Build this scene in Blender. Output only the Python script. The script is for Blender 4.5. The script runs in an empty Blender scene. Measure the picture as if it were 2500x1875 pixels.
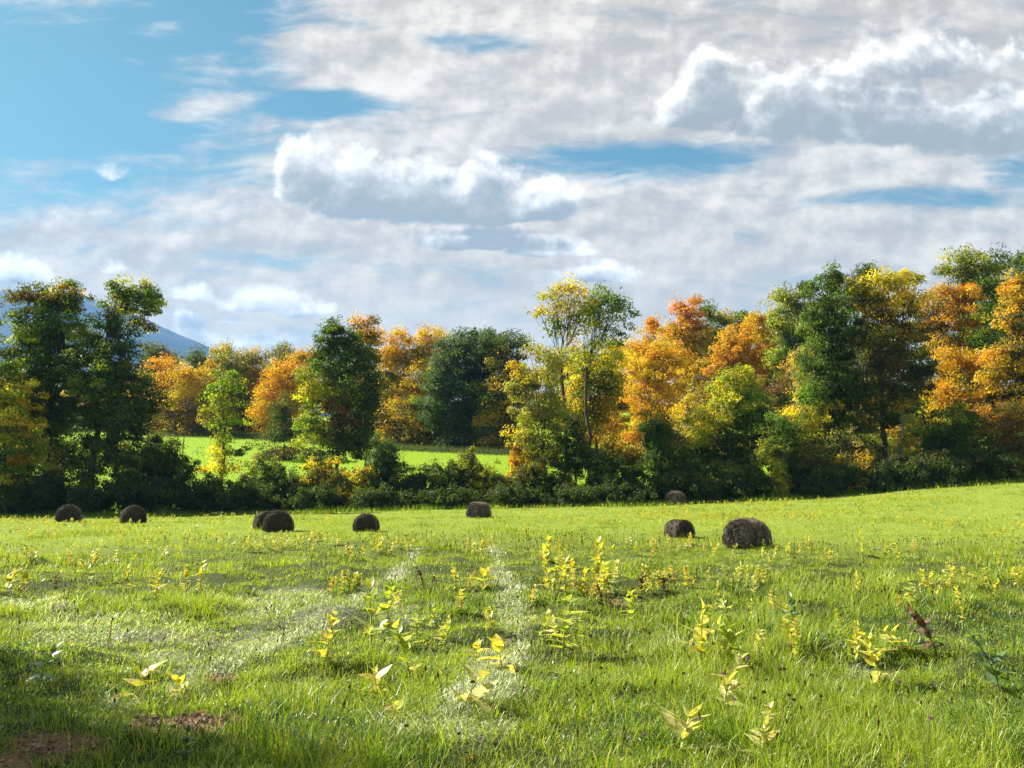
import bpy, math, random
import numpy as np
R = math.radians
rng = np.random.default_rng(11)
random.seed(5)
sc = bpy.context.scene
COL = sc.collection

# ------------------------------------------------------------------ camera
F = 850.0                      # focal length in pixels of a 1024 wide picture
PITCH = math.atan(118.0 / F)
EYE = 1.72
cam_d = bpy.data.cameras.new('camera'); cam = bpy.data.objects.new('camera', cam_d); COL.objects.link(cam)
cam_d.sensor_width = 36; cam_d.lens = F / 1024 * 36
cam_d.clip_start = 0.1; cam_d.clip_end = 20000
cam.location = (0, 0, EYE); cam.rotation_euler = (math.pi / 2 + PITCH, 0, 0)
sc.camera = cam
sc.render.resolution_x = 1024; sc.render.resolution_y = 768

# ------------------------------------------------------------------ exposure and sampling
sc.view_settings.view_transform = 'Standard'; sc.view_settings.look = 'None'
sc.view_settings.gamma = 1; sc.view_settings.exposure = 1.75
sc.render.engine = 'CYCLES'
cy = sc.cycles
cy.max_bounces = 8; cy.diffuse_bounces = 3; cy.glossy_bounces = 2; cy.transmission_bounces = 4
cy.volume_bounces = 0; cy.transparent_max_bounces = 8
cy.caustics_reflective = False; cy.caustics_refractive = False

# ------------------------------------------------------------------ picture <-> world (photo measured on a 2212 px wide copy)
K = 1024 / 2212.0
cp, sp = math.cos(PITCH), math.sin(PITCH)
def uv(px, py):
    xc = (px * K - 512) / F; yc = (384 - py * K) / F
    y = cp - sp * yc; z = sp + cp * yc
    return xc / y, z / y
def P(px, py, D):
    u, v = uv(px, py)
    return np.array((u * D, D, EYE + v * D))
def proj(x, y, z):
    zz = z - EYE
    d = y * cp + zz * sp; yc = (-y * sp + zz * cp) / d; xc = x / d
    return (xc * F + 512) / K, (384 - yc * F) / K
def mpp(D): return D / F * K      # metres per measured pixel at depth D

# ------------------------------------------------------------------ sun and sky
SUN_AZ, SUN_EL = -68.0, 40.0      # azimuth from +Y, negative to the left
sd = bpy.data.lights.new('sun', 'SUN'); sd.energy = 5.0; sd.angle = R(0.5); sd.color = (1, 0.945, 0.86)
sun = bpy.data.objects.new('sun', sd); COL.objects.link(sun)
sun.rotation_euler = (R(SUN_EL) - math.pi / 2, 0, 0)
_s = np.array((math.sin(R(SUN_AZ)) * math.cos(R(SUN_EL)), math.cos(R(SUN_AZ)) * math.cos(R(SUN_EL)), math.sin(R(SUN_EL))))
from mathutils import Vector
sun.rotation_euler = Vector(-_s).to_track_quat('-Z', 'Y').to_euler()

class NT:
    """small helper to write node math"""
    def __init__(s, tree): s.t = tree; s.n = tree.nodes; s.l = tree.links
    def put(s, node, i, v):
        if isinstance(v, bpy.types.NodeSocket): s.l.new(v, node.inputs[i])
        elif v is not None: node.inputs[i].default_value = v
    def m(s, op, a, b=None, c=None, clamp=False):
        n = s.n.new('ShaderNodeMath'); n.operation = op; n.use_clamp = clamp
        s.put(n, 0, a); s.put(n, 1, b); s.put(n, 2, c); return n.outputs[0]
    def v(s, op, a, b=None, out=0):
        n = s.n.new('ShaderNodeVectorMath'); n.operation = op
        s.put(n, 0, a); s.put(n, 1, b); return n.outputs[out]
    def comb(s, x, y, z=0.0):
        n = s.n.new('ShaderNodeCombineXYZ'); s.put(n, 0, x); s.put(n, 1, y); s.put(n, 2, z); return n.outputs[0]
    def sep(s, v):
        n = s.n.new('ShaderNodeSeparateXYZ'); s.l.new(v, n.inputs[0]); return n.outputs
    def noise(s, vec, scale, detail=4, rough=0.55, dist=0.0, color=False):
        n = s.n.new('ShaderNodeTexNoise'); n.inputs['Scale'].default_value = scale
        n.inputs['Detail'].default_value = detail; n.inputs['Roughness'].default_value = rough
        n.inputs['Distortion'].default_value = dist
        if vec is not None: s.l.new(vec, n.inputs['Vector'])
        return n.outputs[1 if color else 0]
    def ss(s, x, a, b, lo=0.0, hi=1.0):
        n = s.n.new('ShaderNodeMapRange'); n.interpolation_type = 'SMOOTHSTEP'
        s.put(n, 0, x); s.put(n, 1, a); s.put(n, 2, b); s.put(n, 3, lo); s.put(n, 4, hi); return n.outputs[0]
    def mix(s, f, a, b, mode='MIX'):
        n = s.n.new('ShaderNodeMix'); n.data_type = 'RGBA'; n.blend_type = mode
        s.put(n, 0, f); s.put(n, 6, a); s.put(n, 7, b); return n.outputs[2]

world = bpy.data.worlds.new('World'); sc.world = world; world.use_nodes = True
wt = world.node_tree; wt.nodes.clear(); w = NT(wt)
sky = wt.nodes.new('ShaderNodeTexSky'); sky.sky_type = 'NISHITA'; sky.sun_disc = False
sky.sun_elevation = R(SUN_EL); sky.sun_rotation = R(SUN_AZ)
sky.air_density = 1.0; sky.dust_density = 0.6; sky.ozone_density = 1.6; sky.altitude = 300
WS = 0.05
tc = wt.nodes.new('ShaderNodeTexCoord').outputs['Generated']
dx, dy, dz = w.sep(tc)
ay = w.m('MAXIMUM', w.m('ABSOLUTE', dy), 0.12)
SKYUV = w.comb(w.m('DIVIDE', dx, ay), w.m('DIVIDE', dz, ay), 0.0)
zz = w.m('ADD', w.m('MAXIMUM', dz, 0.0), 0.16)
PLANE = w.comb(w.m('DIVIDE', dx, zz), w.m('DIVIDE', dy, zz), 0.0)

def ell(g, vec, px, py, rx, ry, warp=None):
    """gaussian-like bump of an elliptical patch of sky"""
    u0, v0 = uv(px, py); k = K / F
    d = g.v('SUBTRACT', vec, (u0, v0, 0)); d = g.v('MULTIPLY', d, (1 / (rx * k), 1 / (ry * k), 0))
    q = g.v('DOT_PRODUCT', d, d, 1)
    return g.m('DIVIDE', 1.0, g.m('ADD', 1.0, g.m('POWER', q, 2.0)))

# -- cumulus field: heaped tops over flattened bases
CUM = [  # px, py(base line centre), rx, height above, weight
    (655, 400, 85, 150, 1.0), (790, 432, 150, 148, 1.0), (920, 440, 150, 140, 1.0), (1040, 448, 130, 130, 1.15), (1160, 455, 120, 84, 1.15),
    (1030, 525, 150, 62, .78), (1180, 540, 120, 55, .78), (1270, 600, 130, 46, .6),
    (560, 655, 130, 60, .72), (660, 672, 80, 36, .6), (420, 640, 70, 38, .45), (505, 688, 80, 30, .42), (395, 700, 45, 54, .45), (530, 745, 150, 50, .45),
    (30, 592, 90, 62, .75), (245, 582, 50, 46, .45), (10, 650, 50, 38, .42),
    (1545, 225, 105, 150, 1.1), (1700, 260, 200, 150, .95), (1900, 285, 250, 150, .85), (2150, 300, 200, 190, .85), (1490, 260, 80, 80, .7),
    (252, 368, 40, 56, .28), (2000, 150, 300, 90, .6)]
gt = bpy.data.node_groups.new('cumulus field', 'ShaderNodeTree')
gt.interface.new_socket('Vector', in_out='INPUT', socket_type='NodeSocketVector')
gt.interface.new_socket('Field', in_out='OUTPUT', socket_type='NodeSocketFloat')
g = NT(gt); gi = gt.nodes.new('NodeGroupInput'); go = gt.nodes.new('NodeGroupOutput')
vec = gi.outputs[0]
wn = g.noise(vec, 9.0, 3, 0.5, color=True)
vecw = g.v('ADD', vec, g.v('MULTIPLY', g.v('SUBTRACT', wn, (.5, .5, .5)), (0.05, 0.03, 0)))
best = None
for px, py, rx, h, wgt in CUM:
    u0, v0 = uv(px, py); k = K / F
    d = g.v('SUBTRACT', vecw, (u0, v0, 0)); d = g.v('MULTIPLY', d, (1 / (rx * k), 1 / (h * k), 0))
    x_, y_, _z = g.sep(d)
    yy = g.m('MAXIMUM', y_, g.m('MULTIPLY', y_, -3.2))
    q = g.m('ADD', g.m('MULTIPLY', x_, x_), g.m('MULTIPLY', yy, yy))
    f = g.m('MULTIPLY', g.m('SUBTRACT', 1.0, g.m('POWER', q, 0.7)), wgt)
    best = f if best is None else g.m('SMOOTH_MAX', best, f, 0.08)
n1 = g.noise(vec, 11.0, 9, 0.62)
n2 = g.noise(g.v('ADD', vec, (3.1, 1.7, .4)), 34.0, 5, 0.6)
fld = g.m('ADD', best, g.m('MULTIPLY', g.m('SUBTRACT', n1, 0.5), 1.9))
fld = g.m('ADD', fld, g.m('MULTIPLY', g.m('SUBTRACT', n2, 0.5), 0.75))
gt.links.new(fld, go.inputs[0])
def cum(v):
    n = wt.nodes.new('ShaderNodeGroup'); n.node_tree = gt; wt.links.new(v, n.inputs[0]); return n.outputs[0]
c0 = cum(SKYUV)
def after(v, x): return w.v('ADD', v, w.v('MULTIPLY', w.comb(x, x, x), (1e-7, 1e-7, 0)))    # only fixes the order of evaluation
c1 = cum(w.v('ADD', after(SKYUV, c0), (-0.005, 0.013, 0)))
c2 = cum(w.v('ADD', after(SKYUV, c1), (-0.011, 0.036, 0)))
cum_a = w.m('MULTIPLY', w.ss(c0, 0.0, 0.42), w.ss(dy, 0.0, 0.1))
lit = w.m('ADD', w.ss(c1, -0.35, 0.5, 0.52, 0.0), w.ss(c2, -0.5, 0.9, 0.55, 0.0))
lit = w.m('ADD', lit, w.m('MULTIPLY', w.m('SUBTRACT', c0, c1), 0.22))

# -- high sheet of thin cloud with blue holes
SKYUV = after(SKYUV, c2)
pw = w.noise(PLANE, 0.9, 3, 0.5, color=True)
PW = w.v('ADD', PLANE, w.v('MULTIPLY', w.v('SUBTRACT', pw, (.5, .5, .5)), (1.1, 0.8, 0)))
ROT = wt.nodes.new('ShaderNodeMapping'); ROT.inputs['Rotation'].default_value = (0, 0, R(24)); ROT.inputs['Scale'].default_value = (0.55, 1.25, 1)
wt.links.new(PW, ROT.inputs[0])
UVR = wt.nodes.new('ShaderNodeMapping'); UVR.inputs['Rotation'].default_value = (0, 0, R(-14)); UVR.inputs['Scale'].default_value = (1, 4.0, 1)
wt.links.new(w.v('ADD', SKYUV, w.v('MULTIPLY', w.v('SUBTRACT', w.noise(SKYUV, 6, 3, .5, color=True), (.5, .5, .5)), (.12, .06, 0))), UVR.inputs[0])
sn = w.noise(ROT.outputs[0], 1.5, 8, 0.6)
sn2 = w.noise(UVR.outputs[0], 7.0, 9, 0.64)
HOLES = [(120, 200, 520, 230, 1.0), (470, 30, 190, 110, .8), (690, 225, 200, 44, .9), (1370, 350, 270, 44, .8), (2010, 425, 260, 28, .55),
         (1010, 92, 150, 26, .55), (430, 300, 180, 56, .6), (720, 570, 190, 40, .35), (2190, 380, 80, 44, .55), (60, 400, 230, 60, .6), (980, 575, 150, 18, .25)]
hole = None
for px, py, rx, ry, wg in HOLES:
    e = w.m('MULTIPLY', ell(w, SKYUV, px, py, rx, ry), wg)
    hole = e if hole is None else w.m('SMOOTH_MAX', hole, e, 0.1)
cov = w.m('SUBTRACT', 0.86, w.m('MULTIPLY', hole, 0.95))
cov = w.m('ADD', cov, w.m('MULTIPLY', w.m('SUBTRACT', sn, 0.5), 0.8))
cov = w.m('ADD', cov, w.m('MULTIPLY', w.m('SUBTRACT', sn2, 0.5), 1.5))
for px, py, rx, ry, wg in [(430, 160, 120, 40, .22), (450, 216, 110, 22, .34), (375, 248, 80, 18, .36), (180, 340, 90, 30, .2), (760, 130, 150, 60, .2)]:
    cov = w.m('ADD', cov, w.m('MULTIPLY', ell(w, SKYUV, px, py, rx, ry), wg))      # wisps inside the blue
cov = w.m('SUBTRACT', cov, w.ss(dy, -0.25, 0.25, 0.42, 0.0))    # unseen sky behind the viewer cleared of cloud to darken shaded faces
sheet_a = w.ss(cov, 0.12, 0.80)
# brightness of the sheet: soft mottling plus a few heavier, greyer banks
DARK = [(1830, 215, 380, 75, .9), (2120, 260, 240, 70, .6), (1330, 120, 230, 60, .5), (1700, 60, 500, 60, .5), (2150, 60, 250, 90, .5), (1500, 480, 600, 60, .25), (1100, 260, 160, 40, .3), (400, 520, 600, 60, .3), (1500, 620, 900, 50, .35)]
SKYUV = after(SKYUV, sheet_a)
dk = None
for px, py, rx, ry, wg in DARK:
    e = w.m('MULTIPLY', ell(w, SKYUV, px, py, rx, ry), wg)
    dk = e if dk is None else w.m('SMOOTH_MAX', dk, e, 0.1)
bill = w.noise(w.v('ADD', SKYUV, (7.3, 2.2, 0)), 9.0, 7, .58)
bill1 = w.noise(w.v('ADD', SKYUV, (7.3 - .008, 2.2 + .016, 0)), 9.0, 7, .58)
hi_ = w.ss(w.m('DIVIDE', dz, ay), .12, .36, .22, 1.0)
sb = w.m('ADD', w.m('MULTIPLY', w.m('ADD', w.m('MULTIPLY', w.m('SUBTRACT', sn2, .5), hi_), .5), 0.9), w.m('MULTIPLY', w.m('MULTIPLY', w.m('SUBTRACT', bill, bill1), hi_), 2.6))
sb = w.ss(w.m('SUBTRACT', w.m('ADD', sb, 0.08), w.m('MULTIPLY', dk, 0.42)), 0.12, 0.95)
SHEET_D = (3.9, 3.4, 2.75, 1); SHEET_L = (6.9, 6.2, 5.2, 1)
lit = w.ss(w.m('ADD', lit, w.m('MULTIPLY', w.m('SUBTRACT', bill, bill1), 1.6)), 0.02, 1.0)
CUM_D = (2.65, 2.6, 2.25, 1); CUM_L = (9.0, 8.5, 7.7, 1)
blue = w.mix(1.0, sky.outputs[0], (0.50, .76, 0.60, 1), 'MULTIPLY')
low = w.ss(w.m('DIVIDE', dz, ay), .10, .48)
col = w.mix(1.0, w.mix(sb, SHEET_D, SHEET_L), w.mix(low, (1.09, 1.0, .80, 1), (1, 1, 1, 1)), 'MULTIPLY')    # low cloud tinted cream to offset the blue of the haze
col = w.mix(sheet_a, blue, col)
col = w.mix(cum_a, col, w.mix(lit, CUM_D, CUM_L))
bg = wt.nodes.new('ShaderNodeBackground'); bg.inputs[1].default_value = WS
wt.links.new(col, bg.inputs[0])
wo = wt.nodes.new('ShaderNodeOutputWorld'); wt.links.new(bg.outputs[0], wo.inputs[0])
world.cycles.sampling_method = 'MANUAL'; world.cycles.sample_map_resolution = 512

# ------------------------------------------------------------------ noise and terrain
_lat = np.random.default_rng(3).random((128, 128))
def vn(x, y, s, o=0):
    x = np.asarray(x, float) / s + o * 17.3 + 1000; y = np.asarray(y, float) / s + o * 5.7 + 1000
    xi = np.floor(x).astype(int); yi = np.floor(y).astype(int); fx = x - xi; fy = y - yi
    fx = fx * fx * (3 - 2 * fx); fy = fy * fy * (3 - 2 * fy)
    L = lambda a, b: _lat[a % 128, b % 128]
    return (L(xi, yi) * (1 - fx) + L(xi + 1, yi) * fx) * (1 - fy) + (L(xi, yi + 1) * (1 - fx) + L(xi + 1, yi + 1) * fx) * fy
def fbm(x, y, s, o=0, n=4):
    r = 0; a = .5
    for i in range(n): r = r + a * vn(x, y, s / 2 ** i, o + i); a *= .5
    return r / (1 - .5 ** n)
def sst(a, b, x):
    t = np.clip((np.asarray(x, float) - a) / (b - a), 0, 1); return t * t * (3 - 2 * t)
HEDGE_Y = 80.0
_edge = [(-400, 1112), (0, 1110), (500, 1107), (900, 1097), (1100, 1090), (1500, 1084), (1700, 1074), (1900, 1058), (2212, 1030), (2500, 1004)]
_ex = np.array([P(a, b, HEDGE_Y)[0] for a, b in _edge]); _ez = np.array([P(a, b, HEDGE_Y)[2] - 0.28 for a, b in _edge])
def terrain(x, y):
    x = np.asarray(x, float); y = np.asarray(y, float)
    ze = sum(np.interp(x + d, _ex, _ez) for d in (-8, -4, 0, 4, 8)) / 5
    t = np.clip((y - 6) / (HEDGE_Y - 6), 0, 1)
    z = ze * t ** 1.5
    a = np.maximum(y - 84, 0)
    a = np.where(a < 6, a * a / 12, a - 3)
    b = np.maximum(a - 100, 0); a = np.where(a > 100, 100 + 60 * (1 - np.exp(-b / 60)), a)
    z = z + 0.188 * a
    bump = (fbm(x, y, 5.0, 2) - .5) * 0.16 + (fbm(x, y, 22.0, 5, 2) - .5) * 0.30 * sst(10, 30, y)
    r_ = np.hypot(x, y); fade = sst(2, 5, y) * (1 - sst(26, 46, r_)) * (np.abs(x) < 40)
    tus = np.clip(fbm(x, y, 1.25, 44, 3) - .40, 0, 1) * .55 + (fbm(x, y, .55, 47, 2) - .5) * .07      # tussocks of the mown sward
    return z + bump * sst(0, 4, r_) + (tus - .05) * fade
def ground_hit(px, py):
    u, v = uv(px, py)
    y = np.concatenate([np.linspace(3, 30, 2000), np.linspace(30, 120, 3000)])
    d = EYE + v * y - terrain(u * y, y)
    i = np.argmax(d < 0)
    if d[i] >= 0: return None
    return np.array((u * y[i], y[i], terrain(u * y[i], y[i])))

# ------------------------------------------------------------------ mesh helpers
def mk_mesh(name, V, faces, mat, col=None, smooth=False):
    """faces: list of integer arrays, (n,3) or (n,4)"""
    me = bpy.data.meshes.new(name); V = np.asarray(V, np.float32)
    me.vertices.add(len(V)); me.vertices.foreach_set('co', V.ravel())
    loops = np.concatenate([np.asarray(f).ravel() for f in faces]).astype(np.int32)
    tot = np.concatenate([np.full(len(f), np.asarray(f).shape[1]) for f in faces])
    start = np.concatenate([[0], np.cumsum(tot)[:-1]]).astype(np.int32)
    me.loops.add(len(loops)); me.loops.foreach_set('vertex_index', loops)
    me.polygons.add(len(tot)); me.polygons.foreach_set('loop_start', start)
    me.polygons.foreach_set('use_smooth', np.full(len(tot), bool(smooth)))
    if col is not None:
        a = me.attributes.new('col', 'FLOAT_COLOR', 'POINT')
        c = np.ones((len(V), 4), np.float32); c[:, :3] = col; a.data.foreach_set('color', c.ravel())
    me.update(calc_edges=True)
    if mat: me.materials.append(mat)
    return me
def link(name, me, parent=None, loc=None, rz=0):
    o = bpy.data.objects.new(name, me); COL.objects.link(o)
    if parent: o.parent = parent
    if loc is not None: o.location = [float(c) for c in loc]
    if rz: o.rotation_euler = (0, 0, rz)
    return o
def tag(o, label=None, cat=None, group=None, kind=None):
    if label: o['label'] = label
    if cat: o['category'] = cat
    if group: o['group'] = group
    if kind: o['kind'] = kind
    return o
def thing(name, label, cat, loc, group=None, rz=0):
    return tag(link(name, None, None, loc, rz), label, cat, group)
def tubes(paths, sides=6):
    """paths: list of (points (n,3), radii (n)) -> V, quads"""
    V = []; Q = []; o = 0
    ang = np.arange(sides) / sides * 2 * math.pi
    for pts, rad in paths:
        pts = np.asarray(pts, float); rad = np.asarray(rad, float); n = len(pts)
        t = np.gradient(pts, axis=0); t /= np.linalg.norm(t, axis=1)[:, None] + 1e-9
        ref = np.where(np.abs(t[:, 2:3]) > .9, np.array([[1., 0, 0]]), np.array([[0, 0, 1.]]))
        a = np.cross(t, ref); a /= np.linalg.norm(a, axis=1)[:, None] + 1e-9; b = np.cross(t, a)
        ring = pts[:, None, :] + rad[:, None, None] * (np.cos(ang)[None, :, None] * a[:, None, :] + np.sin(ang)[None, :, None] * b[:, None, :])
        V.append(ring.reshape(-1, 3))
        i = np.arange(n - 1)[:, None] * sides; j = np.arange(sides)[None, :]; j2 = (j + 1) % sides
        Q.append(np.stack([i + j, i + j2, i + sides + j2, i + sides + j], -1).reshape(-1, 4) + o); o += n * sides
    return np.concatenate(V), np.concatenate(Q)
def unit(v): return v / (np.linalg.norm(v, axis=-1, keepdims=True) + 1e-9)

# ------------------------------------------------------------------ materials
def mat_new(name):
    m = bpy.data.materials.new(name); m.use_nodes = True; m.node_tree.nodes.clear(); return m, NT(m.node_tree)
def finish(m, t, sh):
    o = m.node_tree.nodes.new('ShaderNodeOutputMaterial'); m.node_tree.links.new(sh, o.inputs[0]); return m
def bsdf(t, col, rough=.6, spec=.5, normal=None):
    b = t.n.new('ShaderNodeBsdfPrincipled'); t.put(b, 'Base Color', col); t.put(b, 'Roughness', rough); t.put(b, 'Specular IOR Level', spec)
    if normal is not None: t.l.new(normal, b.inputs['Normal'])
    return b.outputs[0]
def attr(t, name='col'):
    a = t.n.new('ShaderNodeAttribute'); a.attribute_name = name; return a.outputs['Color']
def leafy(name, trans=.45, rough=.5, spec=.35, tint=(1.2, 1.15, .6, 1)):
    m, t = mat_new(name); c = attr(t)
    tr = t.n.new('ShaderNodeBsdfTranslucent'); t.l.new(t.mix(1, c, tint, 'MULTIPLY'), tr.inputs[0])
    mx = t.n.new('ShaderNodeMixShader'); mx.inputs[0].default_value = trans
    t.l.new(bsdf(t, c, rough, spec), mx.inputs[1]); t.l.new(tr.outputs[0], mx.inputs[2])
    return finish(m, t, mx.outputs[0])
M_LEAF = leafy('tree leaves', .5, .5, .35, (1.3, 1.28, .5, 1))
M_GRASS = leafy('grass blades', .42, .4, .38, (1.35, 1.4, .5, 1))
M_FARGRASS = leafy('short grass', .42, .6, .15, (1.3, 1.4, .5, 1))
def spotted(m, scale):
    t = NT(m.node_tree); a = next(n for n in t.n if n.type == 'ATTRIBUTE'); gp = t.n.new('ShaderNodeTexCoord').outputs['Object']
    sp = t.ss(t.noise(gp, scale, 5, .65), .30, .62, .45, 1.12); lk = list(a.outputs['Color'].links); mx = t.mix(1, a.outputs['Color'], t.comb(sp, t.m('POWER', sp, 1.25), sp), 'MULTIPLY')
    for l in lk: to = l.to_socket; t.l.remove(l); t.l.new(mx, to)
    return m
M_WEED = leafy('milkweed leaves', .4, .38, .6, (1.25, 1.25, .6, 1))
spotted(M_WEED, 26.0)
def bark_mat(name, c1, c2):
    m, t = mat_new(name); geo = t.n.new('ShaderNodeTexCoord').outputs['Object']
    st = t.v('MULTIPLY', geo, (6, 6, 1.2)); n = t.noise(st, 2.0, 5, .6)
    bp = t.n.new('ShaderNodeBump'); bp.inputs['Strength'].default_value = .6; bp.inputs['Distance'].default_value = .05; t.l.new(n, bp.inputs['Height'])
    return finish(m, t, bsdf(t, t.mix(t.ss(n, .3, .7), c1, c2), .9, .2, bp.outputs[0]))
M_BARK = bark_mat('dark bark', (.035, .027, .02, 1), (.10, .08, .06, 1))
M_PALEBARK = bark_mat('pale bark', (.16, .14, .11, 1), (.34, .31, .26, 1))
m, t = mat_new('hay'); M_HAY = finish(m, t, bsdf(t, attr(t), .8, .25))
m, t = mat_new('plant stem'); M_STEM = finish(m, t, bsdf(t, attr(t), .6, .3))
# ground
m, t = mat_new('field ground')
pos = t.n.new('ShaderNodeNewGeometry').outputs['Position']; c = attr(t)
n = t.noise(pos, 3.5, 8, .65); n2 = t.noise(pos, 30.0, 4, .6)
gc = t.mix(1, c, t.mix(t.m('ADD', t.m('MULTIPLY', n, .6), t.m('MULTIPLY', n2, .4)), (.35, .35, .35, 1), (1.6, 1.6, 1.6, 1)), 'MULTIPLY')
bp = t.n.new('ShaderNodeBump'); bp.inputs['Strength'].default_value = .7; bp.inputs['Distance'].default_value = .08; t.l.new(n2, bp.inputs['Height'])
M_GROUND = finish(m, t, bsdf(t, gc, .95, .1, bp.outputs[0]))
m, t = mat_new('wooded slope')
pos = t.n.new('ShaderNodeNewGeometry').outputs['Position']
n = t.noise(pos, .006, 10, .64); n2 = t.noise(pos, .05, 5, .6)
gc = t.mix(t.ss(n, .42, .62), (.004, .012, .012, 1), (.085, .045, .05, 1)); gc = t.mix(t.ss(n2, .35, .7), gc, (.014, .016, .014, 1))
bp = t.n.new('ShaderNodeBump'); bp.inputs['Strength'].default_value = 1; bp.inputs['Distance'].default_value = 9; t.l.new(n2, bp.inputs['Height'])
M_SLOPE = finish(m, t, bsdf(t, gc, .95, .1, bp.outputs[0]))
m, t = mat_new('weathered wood'); M_WOOD = finish(m, t, bsdf(t, (.12, .09, .065, 1), .85, .2))

# ------------------------------------------------------------------ field masks (tyre tracks, flattened grass, bare soil)
TRACKS = []
for pts in ([(1000, 1540), (1062, 1478), (1118, 1420), (1122, 1345), (1098, 1275), (1078, 1222), (1062, 1180)],
            [(250, 1530), (420, 1475), (560, 1415), (650, 1372), (730, 1318), (800, 1270), (865, 1228), (900, 1190)]):
    TRACKS.append(np.array([ground_hit(*p)[:2] for p in pts]))
def track_dist(x, y):
    best = np.full(len(x), 1e9); p = np.stack([x, y], -1)
    for T in TRACKS:
        for a, b in zip(T[:-1], T[1:]):
            d = b - a; s = np.clip(((p - a) @ d) / (d @ d), 0, 1)
            best = np.minimum(best, np.hypot(*(p - a - s[:, None] * d).T))
    return best
LODGED = [(640, 1315, 150, 42), (240, 1355, 210, 34), (520, 1375, 130, 26), (860, 1320, 60, 24), (950, 1560, 170, 28), (640, 1280, 70, 18), (80, 1300, 90, 18), (1880, 1450, 70, 14), (1450, 1390, 60, 14), (360, 1410, 90, 16)]
SOIL = [(130, 1592, 125, 30), (425, 1548, 60, 22), (330, 1545, 60, 14), (500, 1540, 40, 16), (775, 1600, 40, 12), (1350, 1292, 50, 10), (20, 1630, 60, 22), (700, 1520, 24, 8), (470, 1455, 40, 8)]
def emask(px, py, L):
    r = np.zeros(len(px))
    for cx, cy_, rx, ry in L: r = np.maximum(r, np.clip(1.35 - ((px - cx) / rx) ** 2 - ((py - cy_) / ry) ** 2, 0, 1))
    return r
def field_masks(x, y):
    px, py = proj(x, y, terrain(x, y) + 0.05)
    nz = fbm(x, y, .7, 9); tr = track_dist(x, y) + (nz - .5) * .75
    track = (1 - sst(.02, .32, tr)) * np.where(px < 940, .5 + .4 * sst(.4, .62, fbm(x, y, 1.1, 15)), .72 + .28 * sst(.35, .6, fbm(x, y, .8, 18)))
    lodged = np.clip(emask(px, py, LODGED) * (.35 + 1.2 * nz), 0, 1) * (py > 1240)
    soil = np.clip(emask(px, py, SOIL) * 1.8 * (nz + .1) - .15, 0, 1)
    return track, lodged, soil
# ------------------------------------------------------------------ ground
def build_ground():
    rad = np.concatenate([[0.3], np.arange(.8, 14, .16), np.arange(14, 40, .5), np.arange(40, 220, 1.6), np.geomspace(220, 7100, 46)])
    az = np.concatenate([np.linspace(-46, 46, 240), np.linspace(46, 314, 60)[1:-1]]); az = np.radians(az)
    Rr, A = np.meshgrid(rad, az, indexing='ij'); x = Rr * np.sin(A); y = Rr * np.cos(A)
    ok = np.abs(x) < 9e9
    z = terrain(x.ravel(), y.ravel())
    na = len(az); nr = len(rad)
    i = np.arange(nr - 1)[:, None] * na; j = np.arange(na)[None, :]; j2 = (j + 1) % na
    Q = np.stack([i + j, i + j2, i + na + j2, i + na + j], -1).reshape(-1, 4)[:, ::-1]
    xf, yf = x.ravel(), y.ravel()
    near = (yf > 3) & (yf < 40) & (np.abs(xf) < yf)
    track = np.zeros(len(xf)); lod = np.zeros(len(xf)); soil = np.zeros(len(xf))
    track[near], lod[near], soil[near] = field_masks(xf[near], yf[near])
    c = np.tile(np.array([.036, .052, .016]), (len(xf), 1))  # near ground darkened to deepen the shade between tufts
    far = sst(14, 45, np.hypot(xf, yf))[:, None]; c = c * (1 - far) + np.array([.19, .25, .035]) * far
    pa = sst(83, 92, yf)[:, None]; pc = np.array([.19, .30, .012])
    c = c * (1 - pa) + pc * pa
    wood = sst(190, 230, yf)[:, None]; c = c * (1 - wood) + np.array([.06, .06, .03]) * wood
    k = np.clip(track + lod * .5, 0, 1)[:, None]; c = c * (1 - k) + np.array([.27, .27, .17]) * k
    k = soil[:, None]; c = c * (1 - k) + np.array([.24, .14, .08]) * k
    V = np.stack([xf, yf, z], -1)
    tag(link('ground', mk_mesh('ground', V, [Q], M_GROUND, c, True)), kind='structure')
build_ground()
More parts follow.
